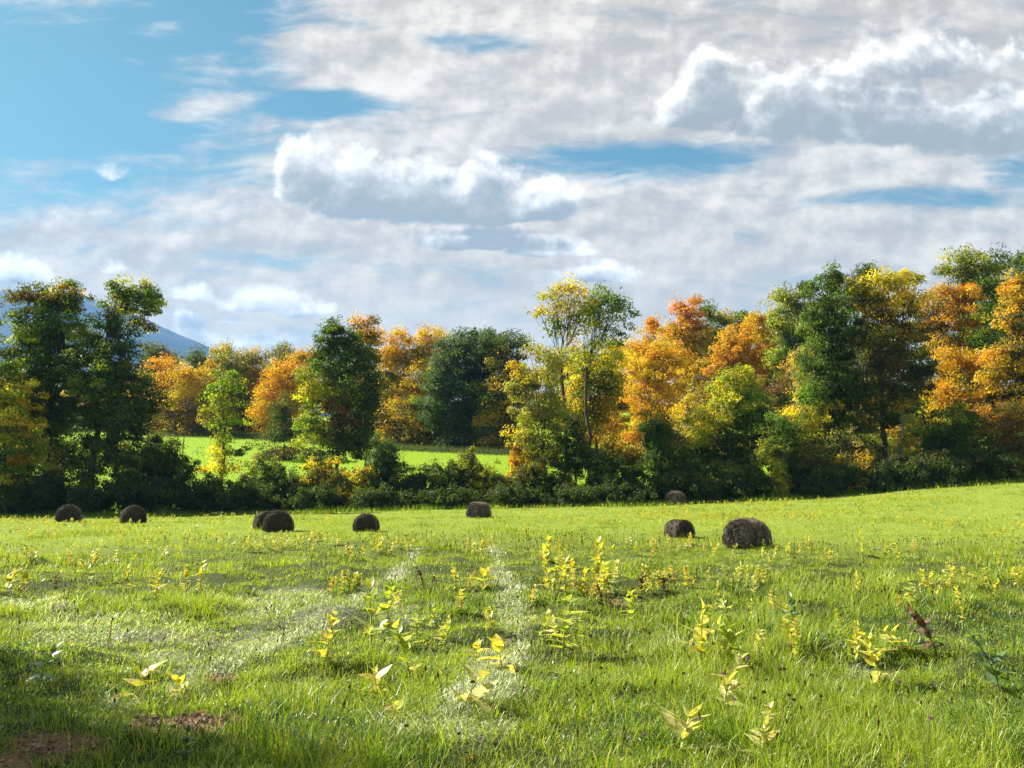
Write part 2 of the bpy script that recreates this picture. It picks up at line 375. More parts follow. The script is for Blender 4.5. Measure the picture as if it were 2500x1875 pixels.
# ------------------------------------------------------------------ mountain
def build_mountain():
    pts = [(-1500, 800), (-900, 720), (-400, 672), (-150, 655), (0, 650), (60, 650), (130, 648), (200, 652), (260, 672), (310, 693), (370, 722), (440, 750), (520, 790), (620, 840), (760, 900), (900, 960), (1100, 1040)]
    uu = np.array([uv(*p)[0] for p in pts]); vv = np.array([uv(*p)[1] for p in pts])
    u = np.linspace(uu[0], uu[-1], 260); s = np.linspace(0, 1, 90)
    U, S = np.meshgrid(u, s, indexing='ij')
    ridge = np.interp(u, uu, vv)[:, None] * 5400
    y = 3000 + S * 3800; x = U * 5400 + (S - .63) * 300
    prof = np.where(S < .63, np.sin(np.clip(S / .63, 0, 1) * math.pi / 2) ** 1.25, np.cos(np.clip((S - .63) / .37, 0, 1) * math.pi / 2))
    nz = (fbm(x.ravel(), y.ravel(), 840, 3, 6) - .5).reshape(x.shape)
    spur = (fbm(x.ravel(), y.ravel() * .35, 520, 6, 5) - .5).reshape(x.shape)
    z = 14 + ridge * prof * (1 + .0 * nz) + (nz * 120 + spur * 260) * np.sin(np.clip(prof, 0, 1) * math.pi) + nz * 20
    z = z + (vn(x.ravel(), y.ravel(), 22, 4).reshape(x.shape) - .5) * 16
    z = np.where((S == 0) | (S == 1), -1, z)
    V = np.stack([x, y, z], -1).reshape(-1, 3); n2 = len(s)
    i = np.arange(len(u) - 1)[:, None] * n2; j = np.arange(n2 - 1)[None, :]
    Q = np.stack([i + j, i + n2 + j, i + n2 + j + 1, i + j + 1], -1).reshape(-1, 4)
    tag(link('mountain', mk_mesh('mountain', V, [Q], M_SLOPE, None, True)), kind='structure')
build_mountain()
# ------------------------------------------------------------------ foliage
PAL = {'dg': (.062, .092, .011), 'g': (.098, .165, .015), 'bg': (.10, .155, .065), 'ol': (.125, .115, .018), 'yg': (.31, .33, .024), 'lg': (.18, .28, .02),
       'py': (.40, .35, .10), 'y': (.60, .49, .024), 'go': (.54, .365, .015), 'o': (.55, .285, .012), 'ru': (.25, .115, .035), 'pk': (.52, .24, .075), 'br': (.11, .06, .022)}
def palette(s):
    cs, ws = [], []
    for k in s.split():
        nm = k.rstrip('0123456789'); cs.append(PAL[nm]); ws.append(float(k[len(nm):] or 1))
    ws = np.array(ws); return np.array(cs), ws / ws.sum()
def leaves_mesh(name, p, c, size, mat, g=rng, up=.5, droop=.25, out=None):
    """one folded, pointed leaf (two triangles) at every point of p"""
    n = len(p); L = size * g.uniform(.65, 1.35, n)[:, None]; Wd = L * g.uniform(.45, .75, n)[:, None]
    nrm = unit(g.normal(size=(n, 3)) * .75 + np.array([0, 0, up]) + (0 if out is None else out * 1.1)); t = unit(np.cross(nrm, g.normal(size=(n, 3)))); b = np.cross(nrm, t)
    V = np.stack([p - t * L * .5, p + b * Wd * .5 + nrm * L * .12, p + t * L * .5 - np.array([0, 0, 1]) * L * droop, p - b * Wd * .5 + nrm * L * .12], 1).reshape(-1, 3)
    i = np.arange(n) * 4
    Fc = np.concatenate([np.stack([i, i + 1, i + 2], -1), np.stack([i, i + 2, i + 3], -1)])
    return mk_mesh(name, V, [Fc], mat, np.repeat(c, 4, 0))
def lobe_points(c, r, n, pal, g, clump=.7, shell=.42, per=42, flat=.6):
    """clumps of leaves through an uneven ellipsoid"""
    m = max(5, int(n / per)); d = unit(g.normal(size=(m, 3)))
    wob = 1 + .22 * np.sin(d[:, 0] * 5 + g.uniform(0, 6)) * np.sin(d[:, 2] * 4 + g.uniform(0, 6)) + .16 * g.normal(size=m)
    rr = g.random(m) ** shell * wob
    cc = c + d * rr[:, None] * r
    cs, ws = palette(pal); ci = g.choice(len(cs), m, p=ws)
    base = cs[ci] * g.uniform(.72, 1.3, (m, 1)) * g.uniform(.9, 1.1, (m, 3))
    k = g.poisson(per * g.lognormal(0, .45, m)); idx = np.repeat(np.arange(m), k)
    sz = clump * g.uniform(.6, 1.5, m)
    dd = unit(g.normal(size=(len(idx), 3))); pp = cc[idx] + dd * (g.random(len(idx)) ** .45 * 1.7)[:, None] * sz[idx][:, None] * np.array([1, 1, flat]); pp[:, 2] -= (dd[:, 0] ** 2 + dd[:, 1] ** 2) * sz[idx] * .35
    alt = cs[g.choice(len(cs), len(idx), p=ws)]; mixk = (g.random(len(idx)) < .16)[:, None]
    col = np.where(mixk, alt, base[idx]) * g.uniform(.75, 1.25, (len(idx), 1))
    out = unit(unit(pp - cc[idx]) * .7 + unit((pp - c) / r))
    return pp, col, cc, out
def branch_path(a, b, r0, r1, g, n=6, sag=.10, wig=.05):
    t = np.linspace(0, 1, n)[:, None]; L = np.linalg.norm(b - a)
    p = a + (b - a) * t + np.array([0, 0, 1]) * (np.sin(t * math.pi) * L * sag)
    p[1:-1] += g.normal(size=(n - 2, 3)) * L * wig
    return p, r0 + (r1 - r0) * t[:, 0]
TREE_N = [0]
def tree(name, D, bx, lobes, label, cat='tree', leaf=.27, lai=3.0, r0=None, clump=None, fork=None, twigs=14, lean=None, bark=None, group=None, base=None, thick=1.0, shell=.42, per=95, trunk=True):
    """lobes: (px, py, rx, ry, palette[, density]) measured on the photograph, placed at depth D"""
    TREE_N[0] += 1; g = np.random.default_rng(100 + TREE_N[0])
    x0 = P(bx, 1000, D)[0]; b0 = np.array((x0, D, float(terrain(x0, D)))); s = mpp(D)
    clump = clump or .0062 * D
    pts, cols, cens, outs = [], [], [], []
    for lb in lobes:
        px, py, rx, ry, pal = lb[:5]; dens = lb[5] if len(lb) > 5 else 1
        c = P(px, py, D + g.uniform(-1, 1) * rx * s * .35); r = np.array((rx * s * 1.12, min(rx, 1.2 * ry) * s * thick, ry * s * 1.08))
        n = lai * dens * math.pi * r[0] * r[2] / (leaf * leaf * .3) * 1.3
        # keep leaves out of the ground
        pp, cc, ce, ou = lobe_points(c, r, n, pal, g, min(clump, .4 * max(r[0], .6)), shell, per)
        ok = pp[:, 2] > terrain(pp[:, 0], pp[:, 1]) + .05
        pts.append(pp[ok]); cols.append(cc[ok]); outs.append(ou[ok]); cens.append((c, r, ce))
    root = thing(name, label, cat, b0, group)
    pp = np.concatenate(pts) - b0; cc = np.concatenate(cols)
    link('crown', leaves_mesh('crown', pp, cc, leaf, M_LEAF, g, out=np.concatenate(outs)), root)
    if trunk:
        H = max(c[2] + r[2] for c, r, _ in cens) - b0[2]; r0 = r0 or max(.05, H * .0125)
        tot = sum(r[0] * r[2] for _, r, _ in cens); mean = sum(c * r[0] * r[2] for c, r, _ in cens) / tot
        topc = max(cens, key=lambda q: q[0][2])[0]
        fk = P(fork[0], fork[1], D) if fork else np.array((mean[0] * .6 + b0[0] * .4, D, b0[2] + (mean[2] - b0[2]) * .55))
        paths = []
        A = b0 - (0, 0, .3); paths.append(branch_path(A, fk, r0 * 1.15, r0 * .72, g, 7, 0, .012))
        for c, r, ce in cens:
            rr = r0 * .55 * math.sqrt(max(.15, r[0] * r[2] / tot * 1.6))
            st = fk if c[2] > fk[2] - .5 else A + (fk - A) * min(.95, max(.25, (c[2] - r[2] * .6 - A[2]) / (fk[2] - A[2] + .01)))
            paths.append(branch_path(st, c + (0, 0, r[2] * .25), rr, rr * .35, g, 6, .04, .035))
            for q in ce[g.permutation(len(ce))[:twigs]]:
                t = g.uniform(.25, .95); s0 = st + (c - st) * t
                paths.append(branch_path(s0, q, rr * .38 * (1.1 - t * .5), .012, g, 5, .06, .04))
        V, Q = tubes(paths, 6)
        link('trunk', mk_mesh('trunk', V - b0, [Q], bark or M_BARK, None, True), root)
    return root
# ---- trees at the edge of the near field
G_ROW = 'trees along the hedge row'
tree('maple_tree', 84, 105, [(95, 645, 58, 38, 'ol3 ru dg2'), (150, 640, 50, 34, 'ol2 g go dg'), (75, 700, 50, 50, 'dg g2 yg lg', .9), (130, 720, 60, 55, 'dg g2 yg lg'), (80, 780, 62, 60, 'dg2 g2 yg'), (150, 800, 60, 65, 'dg2 g2 ol'), (60, 850, 50, 45, 'dg2 g yg'), (120, 890, 65, 55, 'dg3 g', .7), (100, 950, 60, 40, 'dg2 g', .4)],  # yellow green in the mix stands in for sunlit leaves
     'big dark green maple with rusty leaves at its rounded top, leftmost of the tall trees', leaf=.26, fork=(112, 880), lai=3.6, twigs=22, group=G_ROW)
tree('maple_tree', 82, 205, [(262, 632, 42, 34, 'g2 yg dg y'), (312, 632, 32, 34, 'yg g2 ol', .8), (332, 665, 18, 24, 'yg g ol', .6), (300, 690, 36, 30, 'g yg y ol', .55), (240, 690, 40, 40, 'dg g2 ol', .7), (225, 740, 46, 48, 'dg2 g', .8), (285, 745, 34, 36, 'dg g ol', .55), (215, 810, 60, 60, 'dg2 g2 yg'), (275, 820, 55, 55, 'dg2 bg g ol'), (205, 890, 60, 50, 'dg3 g', .7), (285, 900, 55, 60, 'dg3 bg'), (320, 860, 24, 36, 'dg bg ol', .8), (230, 960, 70, 36, 'dg2 ol', .45)],  # yellow green leaves mixed in as the sunlit ones
     'tall dark maple with an open airy top reaching right, beside the rusty topped maple', leaf=.26, fork=(208, 850), lai=3.2, twigs=26, group=G_ROW)
tree('ash_tree', 79, 22, [(20, 800, 30, 24, 'g yg dg', .8), (25, 850, 45, 45, 'y2 yg2 ol'), (60, 900, 45, 50, 'yg2 y ol go'), (10, 930, 50, 50, 'y yg2 ol'), (60, 975, 50, 40, 'yg2 g o', .8), (0, 1000, 60, 45, 'yg g2 dg'), (-60, 880, 60, 80, 'yg2 y g')],
     'yellow and lime leafed tree cut off by the left border of the picture', leaf=.26, lai=2.3, group=G_ROW)
tree('sapling_tree', 92, 478, [(470, 825, 24, 24, 'lg yg g'), (505, 830, 24, 22, 'yg lg'), (485, 868, 40, 26, 'yg2 lg'), (462, 905, 34, 24, 'yg2 lg py', .8), (510, 905, 30, 26, 'yg lg g', .6), (480, 945, 34, 24, 'yg2 y lg', .8), (470, 985, 28, 22, 'y2 yg', .8), (515, 975, 32, 20, 'g lg dg', .7), (480, 1012, 26, 14, 'y go yg', .7)],
     'slender lime green young tree standing alone before the bright pasture', leaf=.26, lai=2.0, fork=(486, 930), twigs=10, group=G_ROW)
tree('maple_tree', 98, 728, [(718, 708, 32, 26, 'dg2 g'), (745, 735, 40, 34, 'dg2 g'), (700, 745, 26, 30, 'dg g'), (738, 780, 50, 40, 'g2 dg lg'), (700, 800, 38, 40, 'lg g yg', .9), (785, 790, 30, 50, 'dg2 g ol'), (680, 860, 40, 40, 'yg2 lg y', .85), (750, 850, 50, 45, 'dg g yg'), (735, 880, 34, 45, 'ru2 br o', .7), (800, 870, 28, 60, 'dg2 ol'), (675, 930, 38, 42, 'yg2 lg g', .8), (735, 940, 42, 45, 'dg br ol', .9), (780, 945, 40, 45, 'dg2 ol'), (700, 985, 45, 24, 'g yg dg')],  # sunlit left side and shaded right side put into the palette
     'dark green topped tree with lime lower left boughs and a rusty middle before the pasture', leaf=.27, group=G_ROW)
tree('maple_tree', 104, 790, [(780, 710, 28, 26, 'go2 o ol'), (803, 725, 22, 30, 'o go ol dg'), (798, 765, 24, 32, 'dg ol go'), (785, 840, 24, 30, 'ol dg')],
     'orange crowned tree peeping over the right shoulder of the dark green topped tree', leaf=.27, group=G_ROW)
tree('locust_tree', 86, 1226, [(1235, 622, 36, 22, 'go2 yg y', .7), (1200, 640, 34, 22, 'go yg2 y', .65), (1245, 655, 34, 24, 'go2 yg', .75), (1190, 668, 30, 16, 'yg go', .55), (1155, 672, 20, 11, 'yg go y', .7), (1225, 685, 44, 18, 'yg2 go', .5), (1195, 710, 34, 16, 'yg g', .45), (1240, 725, 30, 22, 'yg go', .35), (1225, 775, 34, 28, 'yg2 y', .45), (1262, 690, 28, 24, 'yg2 g', .6)],
     'tall thin tree with bare lower limbs and an open golden top above the hedge', leaf=.26, lai=2.0, fork=(1212, 770), r0=.24, twigs=16, clump=.55, group=G_ROW, per=26)
tree('locust_tree', 87, 1272, [(1302, 637, 30, 22, 'g2 yg lg'), (1340, 655, 30, 20, 'g2 lg'), (1300, 672, 46, 24, 'g lg yg', .75), (1355, 680, 18, 16, 'g lg', .6), (1320, 705, 40, 20, 'g yg', .5), (1290, 735, 40, 18, 'yg g', .4), (1340, 728, 20, 14, 'g yg', .5), (1290, 775, 40, 26, 'yg2 y', .45), (1275, 660, 26, 24, 'yg2 g', .7)],
     'tall thin tree with a green feathery top, right twin of the golden topped tree', leaf=.26, lai=2.0, fork=(1268, 790), r0=.22, twigs=18, clump=.55, group=G_ROW, per=26)
tree('aspen_tree', 84, 1180, [(1150, 755, 26, 24, 'yg go py', .6), (1190, 772, 36, 26, 'py2 yg2', .6), (1122, 800, 18, 20, 'go yg', .7), (1182, 815, 40, 26, 'yg2 py y', .8), (1138, 838, 34, 24, 'py yg ol', .9), (1195, 858, 40, 24, 'yg2 py'), (1148, 885, 42, 28, 'py2 yg2'), (1212, 905, 30, 30, 'yg2 y py', .8), (1130, 930, 34, 24, 'py yg go', .8), (1180, 945, 44, 30, 'py yg2 ol'), (1165, 988, 50, 24, 'yg go ol')],
     'pale yellow green bushy tree in front of the twin tall thin trunks', leaf=.23, lai=2.5, group=G_ROW)
tree('aspen_tree', 92, 1290, [(1262, 790, 40, 36, 'yg2 y ol'), (1310, 770, 34, 34, 'yg2 y'), (1300, 830, 44, 45, 'ol2 yg2'), (1250, 850, 40, 50, 'yg y go ol'), (1325, 850, 24, 50, 'go ol yg'), (1280, 920, 42, 55, 'ol2 yg go'), (1300, 900, 30, 40, 'o go')],
     'olive and gold leafy tree right behind the tall thin twin trunks', leaf=.26, lai=2.6, group=G_ROW)
tree('ivy_stump_tree', 82.5, 1245, [(1238, 930, 26, 40, 'dg2 ol'), (1255, 980, 36, 36, 'dg3'), (1228, 1000, 34, 30, 'dg3')],
     'dark ivy smothered stump below the tall thin twin trunks', leaf=.2, lai=3.2, group=G_ROW)
tree('birch_tree', 102, 1505, [(1480, 880, 36, 30, 'py go2', .6), (1520, 850, 30, 36, 'go py', .4), (1495, 930, 40, 34, 'py2 go', .7), (1500, 790, 30, 30, 'go', .12)],
     'thin tree with several pale bare stems before the orange hillside', leaf=.26, lai=2.0, bark=M_PALEBARK, twigs=26, fork=(1503, 900), r0=.16, group=G_ROW)
tree('poplar_tree', 89, 1590, [(1595, 815, 40, 26, 'yg2 y lg'), (1570, 850, 46, 34, 'yg2 y lg'), (1625, 860, 36, 36, 'lg g yg'), (1545, 900, 46, 34, 'yg3 y'), (1605, 910, 50, 40, 'lg g dg'), (1530, 945, 36, 30, 'yg2 py'), (1585, 955, 46, 34, 'g ol dg'), (1650, 920, 34, 50, 'dg g lg'), (1560, 985, 60, 20, 'ol dg g', .7)],
     'bright yellow green round tree in front of the orange hillside', leaf=.26, lai=2.7, group=G_ROW)
tree('small_tree', 84, 1690, [(1690, 925, 36, 34, 'g2 dg lg'), (1700, 970, 44, 34, 'dg2 g yg'), (1665, 975, 30, 30, 'g yg dg')],
     'small dark green tree between the yellow green round tree and the big dark oak', leaf=.22, lai=2.7, group=G_ROW)
tree('oak_tree', 86, 1792, [(1795, 598, 34, 28, 'dg2 g'), (1765, 625, 26, 24, 'dg g'), (1790, 655, 48, 40, 'dg2 g2'), (1758, 700, 34, 46, 'g2 lg dg'), (1810, 720, 48, 55, 'dg3 bg'), (1760, 770, 45, 45, 'g2 dg lg'), (1800, 810, 60, 50, 'dg3 g'), (1765, 850, 50, 40, 'g dg lg'), (1830, 870, 45, 55, 'dg3 ol'), (1790, 925, 50, 40, 'dg2 ol', .5), (1770, 900, 40, 40, 'yg y ol', .5)],
     'tall deep green oak, darkest of the big trees on the right', leaf=.27, lai=2.8, fork=(1795, 830), twigs=20, group=G_ROW)
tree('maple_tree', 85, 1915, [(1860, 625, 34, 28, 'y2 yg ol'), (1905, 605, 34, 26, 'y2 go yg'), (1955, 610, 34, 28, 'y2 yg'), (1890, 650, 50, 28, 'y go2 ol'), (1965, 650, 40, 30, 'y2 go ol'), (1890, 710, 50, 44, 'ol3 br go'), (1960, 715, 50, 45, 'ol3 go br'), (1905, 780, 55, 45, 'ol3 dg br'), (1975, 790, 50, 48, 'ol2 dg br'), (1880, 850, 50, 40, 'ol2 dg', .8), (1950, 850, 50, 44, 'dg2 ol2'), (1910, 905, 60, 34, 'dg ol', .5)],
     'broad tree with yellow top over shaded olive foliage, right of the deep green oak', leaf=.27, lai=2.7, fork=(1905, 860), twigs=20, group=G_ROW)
tree('leaning_tree', 83, 1932, [(1945, 880, 24, 16, 'go ol'), (1940, 960, 26, 24, 'py yg go', .5), (1965, 930, 26, 30, 'yg lg py', .6)],
     'small tree with a slanting pale trunk below the yellow topped tree', leaf=.22, lai=2.0, fork=(1950, 900), r0=.15, bark=M_PALEBARK, twigs=6, group=G_ROW)
tree('small_tree', 84, 2020, [(2010, 930, 36, 40, 'lg g dg'), (2050, 950, 40, 40, 'dg2 g'), (2080, 910, 34, 40, 'g yg dg'), (2030, 985, 50, 28, 'dg2 ol')],
     'low dark green tree under the golden maple near the right border', leaf=.22, lai=2.7, group=G_ROW)
tree('ash_tree', 104, 2090, [(2085, 555, 42, 26, 'yg2 y ol g'), (2055, 585, 32, 20, 'yg g ol', .8), (2110, 590, 46, 30, 'yg2 ol g'), (2140, 630, 40, 40, 'g2 lg yg'), (2120, 690, 46, 46, 'lg2 yg g'), (2100, 740, 46, 40, 'g lg dg')],
     'highest yellow green tree on the skyline near the right border', leaf=.26, lai=2.7, group=G_ROW)
tree('maple_tree', 97, 2055, [(2055, 640, 46, 30, 'o2 go ru'), (2095, 635, 30, 24, 'o go'), (2030, 690, 36, 40, 'ru o ol'), (2085, 690, 40, 36, 'o go ol'), (2045, 740, 46, 34, 'ru go ol'), (2060, 800, 50, 50, 'ol go dg')],
     'burnt orange maple below the highest yellow green tree', leaf=.26, lai=2.7, group=G_ROW)
tree('maple_tree', 91, 2080, [(2070, 775, 38, 36, 'go3 o'), (2090, 815, 40, 36, 'go2 o ol'), (2045, 845, 46, 40, 'go2 y o'), (2095, 870, 46, 36, 'go o ol dg'), (2050, 900, 40, 34, 'yg go dg')],
     'golden orange maple in the middle of the right bank of trees', leaf=.26, lai=2.7, group=G_ROW)
tree('maple_tree', 88, 2170, [(2195, 620, 30, 44, 'o go ol'), (2190, 690, 36, 40, 'go o ol dg'), (2155, 770, 46, 40, 'go2 o'), (2205, 770, 36, 50, 'go2 ol dg'), (2140, 820, 40, 36, 'go2 ol'), (2190, 850, 46, 40, 'go o dg'), (2145, 890, 50, 36, 'go o ol'), (2240, 700, 40, 90, 'go o ol'), (2250, 850, 50, 80, 'go ol')],
     'large orange and gold maple cut off by the right border', leaf=.26, lai=2.7, group=G_ROW)
tree('oak_tree', 94, 2225, [(2208, 560, 22, 26, 'dg2 g'), (2240, 590, 40, 50, 'dg2 g'), (2250, 680, 50, 60, 'dg g')],
     'dark green treetop poking in at the right border above the orange maple', leaf=.27, group=G_ROW)
tree('hawthorn_tree', 83, 2185, [(2195, 890, 40, 36, 'ru go py'), (2170, 935, 40, 34, 'ru2 py ol'), (2210, 950, 40, 40, 'ru ol py'), (2240, 920, 50, 60, 'ru go ol')],
     'reddish brown twiggy small tree low at the right border', leaf=.2, lai=2.4, group=G_ROW)
tree('maple_tree', 88, 2330, [(2330, 640, 80, 90, 'go o ol'), (2330, 800, 90, 100, 'ol go dg'), (2340, 930, 90, 70, 'dg2 ol')], 'gold and olive maple beyond the right border of the picture', leaf=.3, lai=2.2, group=G_ROW)
tree('maple_tree', 84, -120, [(-110, 700, 80, 80, 'dg2 g'), (-120, 850, 90, 90, 'dg2 ol'), (-110, 960, 80, 60, 'dg g')], 'dark green maple beyond the left border of the picture', leaf=.3, lai=2.2, group=G_ROW)
# ---- trees across the pasture
G_FAR = 'autumn trees across the pasture'
def ft(D, bx, lobes, label, name='maple_tree', **k):
    x0 = P(bx, 900, D)[0]; gy = float(proj(x0, D, terrain(x0, D))[1]); xs_ = sum(l[0] for l in lobes) / len(lobes)
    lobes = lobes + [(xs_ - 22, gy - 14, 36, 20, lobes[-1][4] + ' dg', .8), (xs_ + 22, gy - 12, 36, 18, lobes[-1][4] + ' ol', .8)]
    tree(name, D, bx, lobes, label, leaf=k.pop('leaf', .33), lai=k.pop('lai', 2.6), group=G_FAR, twigs=6, **k)
ft(166, 352, [(350, 780, 24, 16, 'o pk'), (365, 815, 34, 32, 'o3 go'), (345, 850, 34, 40, 'o2 go ru'), (365, 880, 40, 36, 'go o ru')], 'fiery orange maple across the pasture right beside the tall dark maple')
ft(162, 405, [(410, 815, 34, 30, 'go3 o'), (395, 855, 36, 34, 'go2 y'), (410, 890, 40, 26, 'go ol ru')], 'golden maple across the pasture between the fiery orange maple and a dark tree')
ft(176, 425, [(425, 775, 30, 26, 'bg dg2'), (452, 815, 34, 40, 'bg dg2'), (448, 870, 36, 44, 'dg3 bg')], 'dark grey green tree across the pasture beside the golden maple', 'oak_tree')
ft(182, 345, [(335, 760, 30, 26, 'dg g ol'), (360, 770, 20, 20, 'dg ol'), (330, 800, 40, 40, 'dg ol')], 'dark green treetop showing behind the fiery orange maple', 'oak_tree')
ft(168, 490, [(485, 765, 34, 24, 'yg ol go'), (470, 800, 34, 30, 'go2 ol'), (510, 795, 36, 34, 'yg go g'), (495, 850, 46, 50, 'ol go dg'), (520, 890, 40, 36, 'go ol')], 'yellow olive round tree on the far skyline behind the lime sapling')
ft(170, 555, [(552, 775, 30, 26, 'ol go py'), (545, 815, 36, 34, 'go ru py'), (570, 850, 40, 44, 'go2 ru o'), (540, 890, 36, 34, 'go o ru')], 'faded gold and russet tree on the far skyline', 'beech_tree')
ft(178, 610, [(612, 760, 26, 18, 'ol2 yg'), (598, 785, 20, 22, 'ol dg'), (635, 775, 22, 20, 'ol yg')], 'small olive treetop on the skyline above the orange slope of maples', 'oak_tree')
ft(158, 640, [(655, 775, 36, 24, 'go2 o py'), (620, 805, 40, 34, 'o3 go'), (590, 840, 40, 34, 'o2 go2'), (645, 840, 40, 40, 'go2 ol o'), (575, 885, 40, 36, 'go2 o'), (625, 890, 46, 36, 'go2 o y')], 'wide orange maple sloping down to the pasture left of the dark green topped tree')
ft(128, 612, [(608, 890, 22, 40, 'dg ol bg'), (612, 935, 30, 24, 'dg2 bg'), (640, 925, 20, 20, 'dg ru')], 'dark narrow bushy tree on the edge of the pasture', 'cedar_tree', leaf=.26)
ft(146, 850, [(862, 735, 32, 24, 'o2 go2'), (840, 765, 34, 30, 'go2 o'), (875, 780, 36, 36, 'go o2 ol'), (840, 820, 36, 40, 'go ol2 dg'), (865, 870, 46, 40, 'go2 ol o'), (845, 910, 40, 36, 'go o ol dg')], 'bright orange maple left of the pair at the middle of the far tree line')
ft(143, 925, [(930, 722, 36, 22, 'go2 o'), (955, 745, 24, 22, 'o2 go'), (915, 760, 38, 30, 'go2 ol'), (935, 800, 40, 36, 'go2 y ol'), (905, 845, 40, 36, 'go2 o y'), (890, 890, 44, 34, 'go2 ol dg'), (925, 910, 40, 34, 'go o ol'), (880, 930, 40, 18, 'go ol')], 'golden orange maple touching the big blue green oak')
ft(138, 1020, [(1035, 730, 44, 26, 'bg2 dg'), (985, 755, 40, 34, 'bg2 dg2'), (1055, 765, 46, 38, 'bg2 dg2'), (955, 810, 40, 44, 'bg3 dg'), (1010, 820, 50, 50, 'bg dg2'), (1060, 830, 46, 50, 'dg3'), (945, 870, 36, 40, 'bg3 g'), (1000, 890, 46, 40, 'dg2 bg'), (965, 915, 40, 24, 'dg bg ol')], 'big round blue green oak at the centre of the far tree line', 'oak_tree', lai=4.6)  # left lobes paler, right ones darker: side light in the leaf colour
ft(134, 1085, [(1110, 740, 34, 30, 'bg dg2'), (1085, 775, 34, 30, 'dg go ol'), (1115, 800, 34, 40, 'dg2 go'), (1060, 850, 36, 36, 'go2 ol dg'), (1095, 860, 40, 40, 'go ol dg'), (1070, 900, 46, 24, 'ru go ol')], 'dark green tree flecked with orange right of the big blue green oak')
ft(150, 1010, [(960, 925, 50, 30, 'dg2'), (1030, 935, 60, 26, 'dg2'), (1090, 930, 50, 30, 'dg2'), (1050, 895, 70, 30, 'dg2')], 'shadowy low tree behind the trunks under the big blue green oak')
ft(140, 1335, [(1340, 755, 30, 26, 'y2 go'), (1320, 800, 34, 36, 'go y'), (1345, 840, 30, 50, 'go o'), (1310, 900, 40, 55, 'o2 go')], 'golden tree showing between the olive tree and the orange hillside')
ft(136, 1415, [(1412, 695, 20, 18, 'pk o'), (1405, 730, 34, 26, 'o go2'), (1380, 750, 28, 26, 'go2 o')], 'small pink tinged treetop on the left shoulder of the orange hillside')
ft(120, 1420, [(1430, 765, 46, 34, 'go2 o2'), (1385, 790, 40, 40, 'go2 y'), (1440, 820, 50, 44, 'go2 o'), (1385, 850, 40, 44, 'go3 o'), (1420, 890, 46, 40, 'go2 o2'), (1385, 930, 34, 36, 'o go2'), (1440, 940, 40, 34, 'go ol')], 'large amber maple low on the left of the orange hillside')
ft(132, 1482, [(1478, 662, 28, 22, 'pk2 o'), (1490, 690, 36, 26, 'pk o2'), (1460, 720, 38, 30, 'o go2'), (1505, 740, 36, 36, 'o go ol'), (1470, 780, 46, 36, 'go2 o'), (1500, 830, 46, 46, 'go ru o')], 'salmon topped maple, highest of the orange hillside')
ft(146, 1528, [(1522, 667, 20, 12, 'dg bg'), (1538, 682, 24, 18, 'yg g'), (1545, 715, 36, 28, 'g dg yg'), (1530, 745, 34, 28, 'g2 dg'), (1560, 780, 40, 40, 'g ol')], 'dark green tree wedged on the skyline between orange treetops', 'oak_tree')
ft(148, 1598, [(1575, 685, 26, 18, 'yg go'), (1600, 695, 30, 20, 'g dg'), (1615, 720, 30, 30, 'g ol')], 'small green and yellow treetop on the skyline of the hillside', 'oak_tree')
ft(124, 1590, [(1595, 725, 38, 26, 'o2 go'), (1565, 760, 40, 34, 'o2 go'), (1610, 775, 40, 36, 'o2 go ru'), (1560, 810, 40, 36, 'o ru go'), (1600, 840, 50, 46, 'o go ru')], 'deep orange maple above the yellow green round tree')
ft(128, 1645, [(1640, 690, 24, 24, 'o go2'), (1655, 730, 32, 36, 'go2 o y'), (1640, 780, 34, 40, 'go o'), (1665, 800, 36, 50, 'y go yg'), (1670, 870, 36, 50, 'yg ol go')], 'narrow orange and yellow tree beside the tall yellow green hillside tree')
ft(118, 1705, [(1735, 625, 28, 18, 'dg g ol'), (1700, 640, 28, 24, 'yg2 ol'), (1725, 665, 36, 30, 'yg g ol'), (1690, 690, 36, 34, 'yg2 g'), (1720, 730, 40, 40, 'g2 yg'), (1690, 770, 36, 40, 'yg g ol')], 'tall yellow green hillside tree left of the deep green oak', 'ash_tree')
ft(106, 1700, [(1725, 790, 34, 34, 'ru go py'), (1690, 840, 34, 36, 'dg ol ru'), (1700, 880, 44, 40, 'ru2 ol br'), (1680, 920, 36, 30, 'br ol dg')], 'dull russet tree in shade left of the deep green oak', 'beech_tree', leaf=.28)
ft(99, 1750, [(1742, 770, 26, 32, 'py go'), (1750, 825, 32, 40, 'py2 y'), (1735, 880, 34, 36, 'py y go'), (1765, 920, 40, 40, 'yg y ol'), (1730, 945, 40, 30, 'yg py')], 'pale straw yellow tree close beside the deep green oak', 'aspen_tree', leaf=.26)
ft(126, 2010, [(2010, 640, 36, 28, 'py ru go'), (2000, 690, 40, 40, 'ru py ol'), (2020, 760, 46, 50, 'ru go ol'), (1990, 850, 60, 60, 'go ru ol')], 'faint pinkish brown thin tree on the skyline beside the yellow topped tree', 'beech_tree', lai=2.0)
ft(128, 1880, [(1870, 585, 26, 14, 'dg g'), (1860, 640, 60, 50, 'dg ol'), (1900, 750, 90, 80, 'ol dg'), (1880, 870, 90, 70, 'ol dg go')], 'dark green crown just above the yellow topped tree', 'oak_tree')
ft(126, 2140, [(2150, 560, 34, 30, 'g2 dg'), (2170, 620, 50, 50, 'g dg'), (2160, 720, 70, 70, 'g ol'), (2130, 840, 80, 80, 'ol go dg')], 'green tree behind the highest yellow green tree', 'oak_tree')
